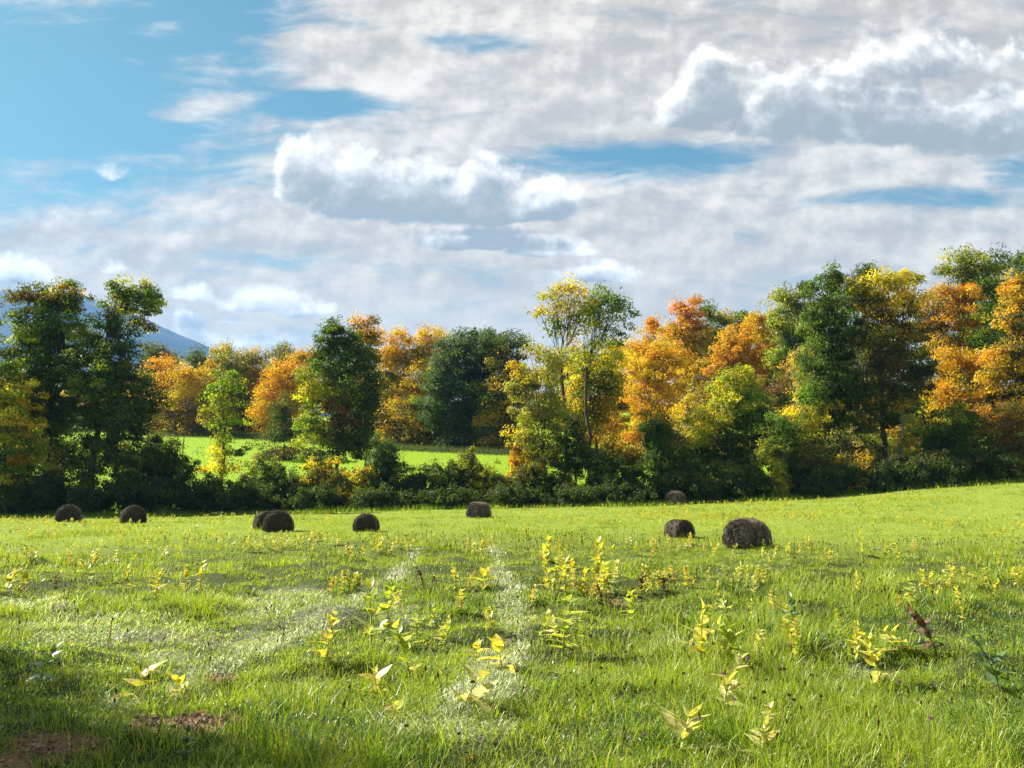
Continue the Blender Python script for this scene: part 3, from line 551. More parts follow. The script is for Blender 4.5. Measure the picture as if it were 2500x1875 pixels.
# second rank of wood that closes the gaps
ft(165, 1240, [(1230, 800, 70, 40, 'ol go'), (1240, 880, 80, 60, 'ol dg go'), (1170, 870, 60, 60, 'dg ol')], 'olive tree of the wood glimpsed behind the tall thin twin trunks', leaf=.4)
ft(155, 1440, [(1400, 800, 60, 50, 'go o'), (1470, 780, 70, 60, 'go o ol'), (1450, 890, 100, 60, 'go ol ru')], 'amber tree deep in the wood behind the large amber maple', leaf=.4)
ft(160, 1600, [(1560, 760, 70, 50, 'go ol'), (1640, 770, 70, 60, 'ol go yg'), (1600, 880, 110, 70, 'ol dg go')], 'olive gold tree deep in the wood behind the deep orange maple', leaf=.4)
ft(150, 1760, [(1740, 700, 70, 60, 'ol yg'), (1800, 760, 90, 80, 'ol dg'), (1760, 880, 110, 80, 'dg ol br')], 'olive tree deep in the wood behind the deep green oak', leaf=.4)
ft(190, 560, [(470, 830, 90, 40, 'ol go'), (560, 830, 90, 40, 'go ol'), (650, 840, 90, 50, 'ol go dg')], 'dim olive tree at the back of the left wood', leaf=.4)
ft(175, 800, [(760, 840, 70, 70, 'dg ol'), (840, 850, 70, 70, 'dg ol go'), (900, 870, 70, 60, 'ol dg')], 'dim dark tree behind the bright orange maples', leaf=.4)
ft(172, 60, [(20, 850, 40, 40, 'o go ru'), (70, 850, 50, 46, 'go ol'), (40, 890, 60, 30, 'ol ru')], 'orange tree across the pasture seen through the yellow tree at the left border', leaf=.4)
ft(174, 230, [(160, 870, 60, 40, 'ol go'), (240, 860, 60, 46, 'go ol'), (290, 850, 46, 60, 'o go ol'), (210, 895, 80, 26, 'ol dg')], 'gold tree across the pasture glimpsed between the two big dark maples', leaf=.4)
# ---- young growth filling the space between the hedge and the tall crowns
G_UND = 'young trees between the hedge and the tall trees'
def und(px, top, wd, pal, D, label):
    h = 1010 - top; tree('young_tree', D, px, [(px, top + h * .28, wd * .36, h * .3, pal), (px - wd * .26, top + h * .62, wd * .36, h * .34, pal), (px + wd * .26, top + h * .6, wd * .36, h * .34, pal), (px, top + h * .85, wd * .5, h * .25, pal)], label, leaf=.24, lai=2.4, group=G_UND, twigs=6)
for a in [(55, 930, 120, 'yg2 y ol dg', 86, 'yellow flecked young tree under the left maple, near the left border'), (150, 940, 110, 'dg2 g ol', 88, 'dark young tree between the two big dark maples'),
          (245, 945, 120, 'dg2 g yg', 87, 'dark young tree just right of the second maple trunk'), (320, 930, 90, 'dg2 ol bg', 86, 'dark young tree under the right boughs of the airy topped maple'),
          (1330, 940, 100, 'ol2 dg go', 96, 'olive young tree left of the cone shaped evergreen'), (1390, 960, 90, 'o go ol', 97, 'orange young tree behind the cone shaped evergreen'),
          (1465, 920, 110, 'ol2 yg dg', 92, 'olive young tree right of the cone shaped evergreen'), (1545, 945, 110, 'yg ol2 dg', 90, 'olive young tree under the yellow green round tree'),
          (1640, 935, 110, 'dg2 g yg', 92, 'green young tree right under the yellow green round tree'), (1730, 925, 110, 'yg py ol2', 90, 'pale olive young tree left of the deep green oak trunk'),
          (1800, 940, 120, 'dg2 ol', 91, 'dark young tree right behind the deep green oak trunk'), (1870, 920, 110, 'ol2 dg yg', 92, 'olive young tree under the yellow topped tree'),
          (1945, 900, 110, 'yg go2 py', 94, 'golden young tree behind the slanting pale trunk'), (2020, 900, 110, 'ol go dg', 93, 'olive gold young tree under the burnt orange maple'),
          (2100, 900, 120, 'go ol dg', 92, 'gold flecked young tree under the golden orange maple'), (2190, 920, 120, 'ru ol dg', 90, 'russet young tree under the large maple at the right border')]: und(*a)
# ---- hedge: one object per shrub
SHRUBS = [  # px, top, width, palette, depth, label
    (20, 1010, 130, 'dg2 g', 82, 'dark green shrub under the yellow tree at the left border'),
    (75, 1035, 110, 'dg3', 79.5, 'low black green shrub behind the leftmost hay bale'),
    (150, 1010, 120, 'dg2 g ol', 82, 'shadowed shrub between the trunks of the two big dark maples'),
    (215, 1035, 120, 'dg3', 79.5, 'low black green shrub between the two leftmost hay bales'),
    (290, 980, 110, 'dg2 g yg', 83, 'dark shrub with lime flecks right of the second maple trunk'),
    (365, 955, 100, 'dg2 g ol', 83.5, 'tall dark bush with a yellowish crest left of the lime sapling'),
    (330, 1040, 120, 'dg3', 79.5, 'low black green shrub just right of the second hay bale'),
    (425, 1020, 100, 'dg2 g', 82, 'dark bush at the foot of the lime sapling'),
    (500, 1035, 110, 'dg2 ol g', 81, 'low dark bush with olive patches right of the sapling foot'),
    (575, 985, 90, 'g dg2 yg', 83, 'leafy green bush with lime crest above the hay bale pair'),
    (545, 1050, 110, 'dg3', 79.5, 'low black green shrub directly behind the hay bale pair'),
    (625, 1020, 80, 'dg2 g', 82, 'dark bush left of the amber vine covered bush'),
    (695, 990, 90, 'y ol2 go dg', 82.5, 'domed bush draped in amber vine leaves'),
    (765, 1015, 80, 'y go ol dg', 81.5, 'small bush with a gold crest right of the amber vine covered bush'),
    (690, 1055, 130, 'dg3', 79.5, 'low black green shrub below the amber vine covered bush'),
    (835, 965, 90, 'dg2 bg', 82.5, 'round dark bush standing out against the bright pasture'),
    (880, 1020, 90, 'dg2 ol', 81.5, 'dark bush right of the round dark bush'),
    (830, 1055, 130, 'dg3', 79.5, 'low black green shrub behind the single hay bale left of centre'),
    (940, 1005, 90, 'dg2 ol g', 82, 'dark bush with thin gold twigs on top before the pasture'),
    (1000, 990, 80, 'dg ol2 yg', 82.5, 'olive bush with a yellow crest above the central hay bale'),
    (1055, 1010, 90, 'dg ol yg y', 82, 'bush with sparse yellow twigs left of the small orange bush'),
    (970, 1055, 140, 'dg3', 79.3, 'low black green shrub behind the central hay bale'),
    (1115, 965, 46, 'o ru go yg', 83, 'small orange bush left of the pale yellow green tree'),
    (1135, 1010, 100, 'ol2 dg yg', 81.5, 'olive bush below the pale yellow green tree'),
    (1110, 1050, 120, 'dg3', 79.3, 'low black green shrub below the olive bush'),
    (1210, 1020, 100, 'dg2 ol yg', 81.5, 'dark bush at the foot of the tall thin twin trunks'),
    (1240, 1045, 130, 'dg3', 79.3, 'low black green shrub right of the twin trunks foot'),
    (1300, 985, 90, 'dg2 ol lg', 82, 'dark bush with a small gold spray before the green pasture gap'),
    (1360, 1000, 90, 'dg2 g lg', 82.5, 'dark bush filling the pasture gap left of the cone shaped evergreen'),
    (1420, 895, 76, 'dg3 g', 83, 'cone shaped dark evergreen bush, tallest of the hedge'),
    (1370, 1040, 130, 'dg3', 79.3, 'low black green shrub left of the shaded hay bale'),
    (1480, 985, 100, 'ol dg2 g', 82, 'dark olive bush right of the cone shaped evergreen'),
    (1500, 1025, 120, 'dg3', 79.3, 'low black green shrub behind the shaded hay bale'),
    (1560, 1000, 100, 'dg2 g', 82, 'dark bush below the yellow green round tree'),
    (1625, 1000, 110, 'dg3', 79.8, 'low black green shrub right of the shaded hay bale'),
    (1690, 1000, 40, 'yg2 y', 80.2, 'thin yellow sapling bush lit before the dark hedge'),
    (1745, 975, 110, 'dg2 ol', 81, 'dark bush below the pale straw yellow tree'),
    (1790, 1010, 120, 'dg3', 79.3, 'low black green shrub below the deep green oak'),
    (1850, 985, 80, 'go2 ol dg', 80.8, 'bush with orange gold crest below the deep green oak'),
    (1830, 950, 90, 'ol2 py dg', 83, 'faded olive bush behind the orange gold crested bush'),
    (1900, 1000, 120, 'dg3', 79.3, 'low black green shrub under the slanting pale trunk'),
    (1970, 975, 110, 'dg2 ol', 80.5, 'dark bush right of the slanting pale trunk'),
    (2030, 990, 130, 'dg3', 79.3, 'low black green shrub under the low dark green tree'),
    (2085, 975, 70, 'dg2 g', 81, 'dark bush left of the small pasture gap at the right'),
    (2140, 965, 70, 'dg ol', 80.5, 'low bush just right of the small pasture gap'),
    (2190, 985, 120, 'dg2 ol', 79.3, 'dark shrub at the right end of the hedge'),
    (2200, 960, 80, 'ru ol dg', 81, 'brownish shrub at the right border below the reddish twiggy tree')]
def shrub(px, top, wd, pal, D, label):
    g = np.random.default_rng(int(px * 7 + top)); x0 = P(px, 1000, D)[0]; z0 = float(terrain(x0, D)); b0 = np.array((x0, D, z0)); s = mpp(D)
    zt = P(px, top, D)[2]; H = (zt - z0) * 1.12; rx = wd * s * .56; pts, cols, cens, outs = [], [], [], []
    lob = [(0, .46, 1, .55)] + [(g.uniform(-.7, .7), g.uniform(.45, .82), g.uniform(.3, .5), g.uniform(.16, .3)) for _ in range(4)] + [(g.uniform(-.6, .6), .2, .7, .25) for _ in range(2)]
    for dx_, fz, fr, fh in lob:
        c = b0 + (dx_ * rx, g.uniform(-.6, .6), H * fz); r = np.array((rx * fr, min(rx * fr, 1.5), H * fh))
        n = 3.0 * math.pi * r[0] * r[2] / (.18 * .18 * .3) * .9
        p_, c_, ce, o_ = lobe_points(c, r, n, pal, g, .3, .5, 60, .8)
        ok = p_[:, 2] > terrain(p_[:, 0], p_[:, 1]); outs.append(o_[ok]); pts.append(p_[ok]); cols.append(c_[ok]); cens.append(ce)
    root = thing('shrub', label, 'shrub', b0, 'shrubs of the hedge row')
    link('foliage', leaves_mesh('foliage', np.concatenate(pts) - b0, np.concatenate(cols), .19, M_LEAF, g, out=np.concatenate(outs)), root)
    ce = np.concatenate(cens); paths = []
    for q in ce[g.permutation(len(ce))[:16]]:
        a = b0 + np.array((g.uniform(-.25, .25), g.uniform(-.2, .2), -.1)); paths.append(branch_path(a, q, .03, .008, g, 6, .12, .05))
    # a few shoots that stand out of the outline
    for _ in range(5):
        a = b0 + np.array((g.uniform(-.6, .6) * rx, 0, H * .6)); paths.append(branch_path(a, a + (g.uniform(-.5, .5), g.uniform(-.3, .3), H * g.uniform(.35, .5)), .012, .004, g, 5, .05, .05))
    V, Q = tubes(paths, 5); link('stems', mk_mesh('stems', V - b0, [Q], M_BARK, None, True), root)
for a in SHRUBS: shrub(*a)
# tree whose shadow falls over the near left corner; it stands to the left of the view
def near_tree():
    g = np.random.default_rng(77); bx, by = -17.8, 11.2; b0 = np.array((bx, by, float(terrain(bx, by))))
    pts, cols, cens = [], [], []
    for c, r, n in [((-15.0, 10.6, 9.6), (1.9, 1.6, 1.2), 4200), ((-14.0, 9.6, 11.8), (1.9, 1.1, 1.0), 1000), ((-18.6, 12.0, 11.5), (2.4, 2.2, 1.6), 4600), ((-12.9, 10.1, 10.2), (1.5, .8, .8), 650), ((-18.4, 11.8, 8.6), (2.0, 2.0, 1.4), 2000), ((-12.6, 8.4, 10.8), (1.3, .9, .8), 600)]:
        p_, c_, ce, _o = lobe_points(np.array(c), np.array(r), n, 'g2 yg dg', g, .45, .5); pts.append(p_); cols.append(c_); cens.append((np.array(c), ce))
    root = thing('maple_tree', 'green maple beside the field just outside the left border, shading the near corner', 'tree', b0)
    link('crown', leaves_mesh('crown', np.concatenate(pts) - b0, np.concatenate(cols), .17, M_LEAF, g), root)
    fk = np.array((-17.5, 11.0, 6.0)); paths = [branch_path(b0 - (0, 0, .3), fk, .26, .19, g, 7, 0, .01)]
    for c, ce in cens:
        paths.append(branch_path(fk, c, .12, .04, g, 6, .05, .03))
        for q in ce[:14]: paths.append(branch_path(fk + (c - fk) * g.uniform(.4, .95), q, .035, .01, g, 5, .05, .04))
    V, Q = tubes(paths, 7); link('trunk', mk_mesh('trunk', V - b0, [Q], M_BARK, None, True), root)
near_tree()
# leaning post in the pasture
_b = P(394, 950, 118); _b[2] = terrain(_b[0], 118)
_t = P(401, 912, 118); post = thing('fence_post', 'thin leaning wooden post in the pasture left of the lime sapling', 'post', _b)
V, Q = tubes([(np.array([(0, 0, -.4), (_t - _b) * .5, _t - _b]), np.array([.07, .065, .06]))], 8); link('shaft', mk_mesh('shaft', V, [Q], M_WOOD), post)
# ------------------------------------------------------------------ hay bales
def bale_meshes(seed):
    g = np.random.default_rng(seed); na, nl = 72, 26; Rb, L = .75, 1.3
    a = np.arange(na) / na * 2 * math.pi
    def prof(a):
        y = np.sin(a) * Rb * 1.03; z = np.cos(a) * Rb
        z = np.where(z < -.22, -.22 + (z + .22) * .14, z)           # sagged on to the ground
        return y * (1 + .07 * np.clip(-z / Rb + .1, 0, 1)), z
    rows = []; 
    caps = [.0, .25, .5, .72, .88]
    xs = [(-L / 2, k) for k in caps] + [(x, 1.) for x in np.linspace(-L / 2, L / 2, nl)] + [(L / 2, k) for k in caps[::-1]]
    for x, k in xs:
        y, z = prof(a); edge = 1 - .24 * max(0, (abs(x) - L / 2 + .34) / .34) ** 2.4
        rr = edge * (1 + .018 * np.sin(a * 3 + x * 2) + .03 * (vn(a * 9, np.full(na, x * 26), 2.0, seed % 7) - .5) + .03 * math.sin(x * 26))
        bulge = (.05 * (1 - k) + .02 * (vn(a * 4 + 9, np.full(na, k * 9), 1, 3) - .5)) * (1 if x > 0 else -1) if k < 1 or abs(x) > L / 2 - 1e-6 else 0
        rows.append(np.stack([np.full(na, x) + bulge, y * rr * k, z * rr * k], -1))
    V = np.concatenate(rows); zmin = V[:, 2].min(); V[:, 2] -= zmin + .03; nr = len(rows)
    i = np.arange(nr - 1)[:, None] * na; j = np.arange(na)[None, :]; j2 = (j + 1) % na
    Q = np.stack([i + j, i + j2, i + na + j2, i + na + j], -1).reshape(-1, 4)
    n = fbm(V[:, 0] * 9 + 20, np.arctan2(V[:, 1], V[:, 2] - .5) * 2.5, 1.0, 2)
    c = np.array([.042, .030, .021]) * (.6 + .9 * n)[:, None]
    body = mk_mesh('hay_roll', V, [Q], M_HAY, c, True)
    # loose strands wrapped round the roll, and coiled on the ends
    S, Cc, Ff = [], [], []; o = 0
    def strand(p, w, c):
        nonlocal o
        p = np.asarray(p); t = np.gradient(p, axis=0); b = unit(np.cross(t, unit(g.normal(size=3)))) * w
        S.append(np.concatenate([p - b, p + b])); k = len(p); i = np.arange(k - 1) + o
        Ff.append(np.stack([i, i + 1, i + k + 1, i + k], -1)); Cc.append(np.tile(c, (2 * k, 1))); o += 2 * k
    for q in range(2600):
        a0 = g.uniform(-2.0, 2.0); x0 = g.uniform(-L / 2, L / 2); da = g.uniform(.12, .4); aa = np.linspace(a0, a0 + da, 5)
        y, z = prof(aa); lift = 1.012 + np.linspace(0, g.exponential(.022), 5)
        p = np.stack([x0 + np.linspace(0, g.normal(0, .05), 5), y * lift, z * lift - zmin - .03], -1)
        strand(p, g.uniform(.003, .007), np.array([.24, .18, .12]) * g.uniform(.1, 1.5))  # straw of the sunlit top lightened by colour, paler than the ends
    for sgn in (-1, 1):
        for q in range(900):
            rr = Rb * g.random() ** .5 * .99; a0 = g.uniform(0, 6.28); aa = np.linspace(a0, a0 + g.uniform(.1, .5), 5); y, z = prof(aa); k = rr / Rb
            p = np.stack([sgn * (L / 2 + .05 * (1 - k) + .012 + np.linspace(0, g.exponential(.03), 5)), y * k, z * k - zmin - .03], -1)
            strand(p, g.uniform(.003, .007), np.array([.10, .075, .05]) * g.uniform(.15, 1.5))
    straw = mk_mesh('loose_straw', np.concatenate(S), [np.concatenate(Ff)], M_HAY, np.concatenate(Cc))
    return body, straw
BALE_M = [bale_meshes(s) for s in (1, 2, 3)]
BALES = [  # px, base py, width, visible height, turn of the axis from the view direction, label
    (148, 1124, 52, 33, 8, 'leftmost of the round hay bales, domed and dark before the hedge'),
    (287, 1128, 52, 35, -6, 'round hay bale second from the left, standing apart in the grass'),
    (572, 1141, 50, 35, -14, 'rear hay bale of the touching pair, half hidden by the other'),
    (601, 1145, 64, 40, 4, 'front hay bale of the touching pair, its round end facing us'),
    (791, 1145, 57, 33, 12, 'single hay bale left of centre between the pair and the central bale'),
    (1034, 1115, 54, 30, 38, 'central hay bale lying broadside close to the hedge'),
    (1460, 1086, 46, 28, 30, 'hay bale deep in shade against the black hedge'),
    (1468, 1157, 65, 32, -38, 'low hay bale with a ribbed lit flank left of the largest bale'),
    (1614, 1177, 102, 53, 24, 'largest and nearest hay bale, shaggy brown straw on its side')]
for q, (px, py, wd, h, rot, label) in enumerate(BALES):
    b = ground_hit(px, py + 3)
    if b is None or b[1] > 78: b = P(px, py, 77.6); b[2] = terrain(b[0], b[1])
    s = mpp(b[1]); rr = R(rot); w0 = 1.5 * abs(math.cos(rr)) * 1.05 + 1.3 * abs(math.sin(rr)); k = wd * s / w0; hz = (h * s + .08) / 1.05
    root = thing('hay_bale', label, 'hay bale', b, 'round hay bales in the field'); root.rotation_euler = (0, R(random.uniform(-2, 2)), math.pi / 2 - rr - math.atan2(b[0], b[1]))
    root.scale = (k, k, hz)
    body, straw = BALE_M[q % 3]
    link('hay_roll', body, root); link('loose_straw', straw, root)
    print('BALE', px, 'dist %.1f scale %.2f hz %.2f' % (b[1], k, hz))
# ------------------------------------------------------------------ milkweed and clover
WC = {'y': [(.60, .58, .07), (.54, .56, .08), (.62, .53, .06)], 'yg': [(.44, .50, .06), (.52, .54, .08), (.32, .42, .05)], 'g': [(.14, .24, .06), (.2, .3, .07), (.11, .19, .06)],
      'br': [(.16, .095, .05), (.22, .13, .065), (.08, .05, .03)], 'yb': [(.62, .52, .04), (.46, .36, .06), (.56, .52, .07)], 'py': [(.62, .60, .22), (.58, .58, .16), (.55, .52, .12)]}
def weed_meshes(seed, pal, pairs=11, L=.155, up=.8, curl=.25, H=.55, wid=.5):
    """milkweed: upright stem with opposite pairs of broad oblong leaves"""
    g = np.random.default_rng(seed); V, Q, C = [], [], []; o = 0
    sx, sy = g.normal(0, .08, 2); stem = np.array([(sx * t * t * 1.2, sy * t * t * 1.2, t * H) for t in np.linspace(0, 1, 7)])
    sv, sq = tubes([(stem, np.linspace(.010, .004, 7))], 5)
    n_t, n_w = 6, 3; tt = np.linspace(0, 1, n_t)
    for k in range(pairs):
        f = .18 + .82 * (k / max(1, pairs - 1)); base = np.array((sx * f * f * 1.2, sy * f * f * 1.2, f * H)); az0 = k * math.pi / 2 + g.uniform(-.4, .4)
        for sd_ in (0, math.pi):
            if g.random() < .08: continue
            az = az0 + sd_ + g.uniform(-.25, .25); el = up * (.45 + .75 * f) + g.normal(0, .28) - (.9 if g.random() < .12 else 0); ll = L * g.uniform(.75, 1.2) * (1 - .35 * max(0, f - .75) / .25)
            d = np.array((math.cos(az) * math.cos(el), math.sin(az) * math.cos(el), math.sin(el))); side = np.array((-math.sin(az), math.cos(az), 0)); nn = np.cross(d, side)
            wv = np.sin(np.clip(tt * .92 + .08, 0, 1) ** .8 * math.pi) * ll * wid * .5; wv[0] = .004; wv[-1] = .002
            cen = base + tt[:, None] * ll * d + (-curl * ll * tt ** 2)[:, None] * nn * (-1 if g.random() < .15 else 1) * g.uniform(.4, 1.5)
            fold = g.uniform(.1, .45); roll = g.uniform(-.35, .35); si = unit(side + nn * roll)
            for wq in (-1, 0, 1): V.append(cen + wv[:, None] * wq * si + (abs(wq) * wv * fold)[:, None] * -nn * -1)
            i = np.arange(n_t - 1)
            for wq in (0, 1): Q.append(np.stack([i + wq * n_t, i + 1 + wq * n_t, i + 1 + (wq + 1) * n_t, i + (wq + 1) * n_t], -1) + o)
            cc = np.array(random.choice(WC[pal])) * g.uniform(.75, 1.2); tip = np.clip(1 - .5 * g.random() * tt ** 3, 0, 1) if g.random() < .4 else np.ones(n_t)
            C.append(np.tile(cc * tip[:, None], (3, 1))); o += 3 * n_t
    leaf = mk_mesh('leaves', np.concatenate(V), [np.concatenate(Q)], M_WEED, np.concatenate(C), True)
    st = mk_mesh('stem', sv, [sq], M_STEM, np.tile(np.array(WC[pal][0]) * .8, (len(sv), 1)), True)
    return leaf, st
PROTO = {}
for key, pal, n, kw in [('y', 'y', 4, {}), ('yg', 'yg', 4, dict(pairs=10, L=.17)), ('py', 'py', 2, dict(pairs=9, L=.175)), ('g', 'g', 2, dict(pairs=9, L=.165)), ('br', 'br', 2, dict(curl=.6, L=.16, up=1.0)),
                        ('yb', 'yb', 3, dict(pairs=10, L=.15)), ('lowy', 'y', 2, dict(pairs=4, L=.22, H=.26, up=.7)), ('lowpy', 'py', 2, dict(pairs=4, L=.25, H=.26, up=.8)), ('slim', 'y', 3, dict(pairs=11, L=.13, up=1.0, H=.6))]:
    PROTO[key] = [weed_meshes(300 + len(PROTO) * 10 + i, pal, **kw) for i in range(n)]
def weed(loc, h, key, label, group='milkweed plants in the field', wide=1.0):
    leaf, st = random.choice(PROTO[key]); H = .34 if key.startswith('low') else .62; k = h / H
    o = thing('milkweed_plant', label, 'plant', loc, group, random.uniform(0, 6.28)); o.scale = (k * wide, k * wide, k); o.rotation_euler = (random.gauss(0, .09), random.gauss(0, .09), random.uniform(0, 6.28))
    link('leaves', leaf, o); link('stem', st, o)
NEAR = [  # px, base py, height px, kind, label
    (800, 1412, 112, 'yg', 'tall yellow green milkweed, left one of two close together left of the straw track'),
    (842, 1385, 88, 'yg', 'slightly shorter milkweed close behind the tall yellow green one'),
    (706, 1440, 86, 'y', 'bright yellow milkweed standing beside the left wheel track'),
    (886, 1475, 95, 'yg', 'pale milkweed with spreading white lit leaves in the middle of the field front'),
    (952, 1405, 46, 'yg', 'short milkweed with two lit upright leaves between the wheel tracks'),
    (1215, 1425, 105, 'yg', 'broad leaved yellow green milkweed just right of the straw track'),
    (1172, 1385, 38, 'yg', 'little green milkweed left of the broad leaved one by the straw track'),
    (1086, 1452, 50, 'lowy', 'small bright yellow milkweed growing on the straw track'),
    (1028, 1425, 28, 'lowy', 'single yellow leaf shoot left of the straw track'),
    (812, 1500, 42, 'lowy', 'low yellow milkweed with folded leaf in front of the pale spreading one'),
    (1005, 1532, 60, 'lowpy', 'wilted cream milkweed with long folded leaves near the bottom centre'),
    (1515, 1448, 112, 'y', 'tallest yellow milkweed of the right front, left of the upright pale leaved one'),
    (1608, 1448, 86, 'yg', 'yellow green milkweed with upright pale leaves right of the brownish one'),
    (1576, 1452, 56, 'y', 'small yellow milkweed tucked between two taller ones'),
    (1563, 1540, 92, 'py', 'pale cream green milkweed beside the clover heads'),
    (1470, 1632, 60, 'lowpy', 'low yellow milkweed with long cream leaves at the bottom edge'),
    (1645, 1650, 86, 'py', 'pale yellow milkweed rising from the grass at the bottom edge'),
    (1903, 1490, 92, 'y', 'upright bright yellow milkweed with even leaf pairs on the right'),
    (1942, 1412, 44, 'lowy', 'short golden milkweed behind the upright bright yellow one'),
    (2024, 1420, 76, 'br', 'dry brown dead milkweed standing on the right'),
    (2160, 1500, 104, 'g', 'grey green milkweed with a few yellow leaves near the right border'),
    (1716, 1372, 60, 'g', 'thin green milkweed with spread leaves in the right field'),
    (290, 1512, 52, 'lowy', 'yellow green four leaved milkweed at the edge of the corner shadow'),
    (80, 1490, 66, 'g', 'dull green milkweed in the shaded left corner'),
    (395, 1512, 36, 'lowy', 'small yellowish milkweed right of the four leaved one'),
    (338, 1300, 60, 'y', 'yellow milkweed above a brown patch in the left field'),
    (398, 1282, 50, 'slim', 'slim yellow milkweed, left of two side by side in the left field'),
    (434, 1282, 52, 'slim', 'slim yellow milkweed, right of two side by side in the left field'),
    (277, 1284, 46, 'slim', 'narrow yellow milkweed left of the yellow one over the brown patch'),
    (120, 1280, 30, 'br', 'dark withered milkweed in the left field'),
    (195, 1262, 36, 'yg', 'yellow green milkweed behind the dark withered one'),
    (12, 1290, 60, 'py', 'pale milkweed at the left border'),
    (40, 1290, 46, 'yb', 'browning milkweed next to the pale one at the left border'),
    (846, 1562, 36, 'lowy', 'flat yellow green milkweed in the shade at the bottom left of centre'),
    (400, 1640, 50, 'g', 'round leaved green weed at the bottom left'),
    (1365, 1352, 56, 'yg', 'pale green milkweed behind the bare brown patch right of the straw track'),
    (915, 1272, 34, 'br', 'black brown dead milkweed, left of two between the wheel tracks'),
    (942, 1272, 22, 'br', 'small black dead milkweed right of the larger dead one between the wheel tracks'),
    (988, 1276, 42, 'y', 'yellow milkweed right of the two dead ones'),
    (1044, 1272, 36, 'lowy', 'small yellow milkweed at the left side of the straw track'),
    (1148, 1290, 24, 'br', 'collapsed black milkweed on the straw track'),
    (1012, 1276, 34, 'yb', 'browning milkweed among the yellow ones left of the straw track'),
    (1180, 1215, 48, 'y', 'yellow milkweed at the top left of the big milkweed clump'),
    (1216, 1225, 46, 'slim', 'thin yellow milkweed behind the big milkweed clump')]
for px, py, h, key, label in NEAR:
    b = ground_hit(px, py)
    if b is not None: weed(b, h * mpp(b[1]) * (1.25 if py > 1330 else 1.15) + .03, key, label, wide=1.3)
LOOK = {'y': 'yellow', 'slim': 'narrow yellow', 'yb': 'browning yellow', 'py': 'cream', 'yg': 'lime', 'br': 'withered brown'}
for px, py, h, key in [(1182, 1292, 92, 'slim'), (1200, 1286, 78, 'yg'), (1222, 1290, 84, 'y'), (1240, 1284, 66, 'yb'), (1256, 1296, 60, 'y'), (1272, 1300, 66, 'yb'), (1288, 1292, 96, 'slim'), (1302, 1296, 76, 'y'), (1316, 1286, 64, 'yg'), (1264, 1286, 46, 'yb'), (1288, 1262, 80, 'slim'), (1325, 1270, 56, 'py'), (1210, 1262, 56, 'y'), (1300, 1310, 40, 'br'), (1192, 1300, 40, 'py')]:
    b = ground_hit(px, py); weed(b, h * mpp(b[1]) * 1.12, key, '%s %s milkweed at the %s %s of the biggest clump' % ('short' if h < 58 else 'tall' if h > 77 else 'middling', LOOK[key], 'rear' if py < 1280 else 'front' if py > 1293 else 'inner', 'left edge' if px < 1195 else 'left' if px < 1235 else 'middle' if px < 1275 else 'right' if px < 1305 else 'right edge'), 'crowded milkweed clump', 1.2)
# looser patches further out
USED = set()
def patch(n, cx, cy_, rx, ry, h, keys, where, group):
    k = 0
    while k < n:
        px = random.gauss(cx, rx); py = random.gauss(cy_, ry)
        if abs(px - cx) > 2.2 * rx or abs(py - cy_) > 2.2 * ry or px < -30 or px > 2240: continue
        b = ground_hit(px, py)
        if b is None or b[1] > 76: continue
        key = random.choice(keys); q = random.uniform(.7, 1.25); a = (px - cx) / rx; c = (py - cy_) / ry
        side = 'far left' if a < -1.1 else 'left' if a < -.35 else 'middle' if a < .35 else 'right' if a < 1.1 else 'far right'
        row = 'rear' if c < -.45 else 'front' if c > .45 else 'centre'
        label = '%s %s milkweed, %s %s of %s' % ('short' if q < .88 else 'tall' if q > 1.07 else 'middling', LOOK[key], row, side, where)
        if label in USED and random.random() < .97: continue
        USED.add(label); weed(b, h * q, key, label.replace('centre middle', 'very middle').replace('centre ', ''), group, 1.35); k += 1
YY = ['y', 'y', 'slim', 'yb', 'py', 'yg']
patch(9, 735, 1272, 30, 8, 0.36, YY, 'the patch by the left wheel track', 'milkweeds by the left wheel track')
patch(10, 1440, 1284, 36, 8, .45, YY + ['br', 'yb'], 'the patch right of the big clump', 'milkweeds right of the big clump')
patch(34, 610, 1178, 70, 9, 00.36, YY, 'the band before the bale pair', 'milkweeds before the bale pair')
patch(24, 330, 1165, 130, 12, 00.36, YY, 'the scatter below the two leftmost bales', 'milkweeds below the left bales')
patch(12, 1015, 1188, 30, 10, 00.36, YY, 'the dots below the central bale', 'milkweeds below the central bale')
patch(14, 800, 1195, 60, 12, 0.38, YY, 'the dots below the single bale', 'milkweeds below the single bale')
patch(18, 1430, 1190, 60, 10, 00.36, YY, 'the patch below the ribbed bale', 'milkweeds below the ribbed bale')
patch(34, 1760, 1195, 150, 16, 0.39, YY, 'the scatter right of the largest bale', 'milkweeds right of the largest bale')
patch(26, 2080, 1270, 110, 34, 0.36, YY, 'the scatter near the right border', 'milkweeds near the right border')
patch(16, 1560, 1270, 70, 16, 0.34, YY, 'the sparse patch below the largest bale', 'milkweeds in the right field')
patch(14, 150, 1215, 110, 14, 0.38, YY, 'the sparse scatter in the left field', 'milkweeds in the left field')
patch(13, 1740, 1370, 210, 46, .34, YY, 'the loose scatter in the right foreground', 'milkweeds of the right foreground')
patch(9, 1010, 1370, 130, 40, .32, ['yg', 'yg', 'y', 'py'], 'the loose scatter beside the straw track', 'milkweeds beside the straw track')
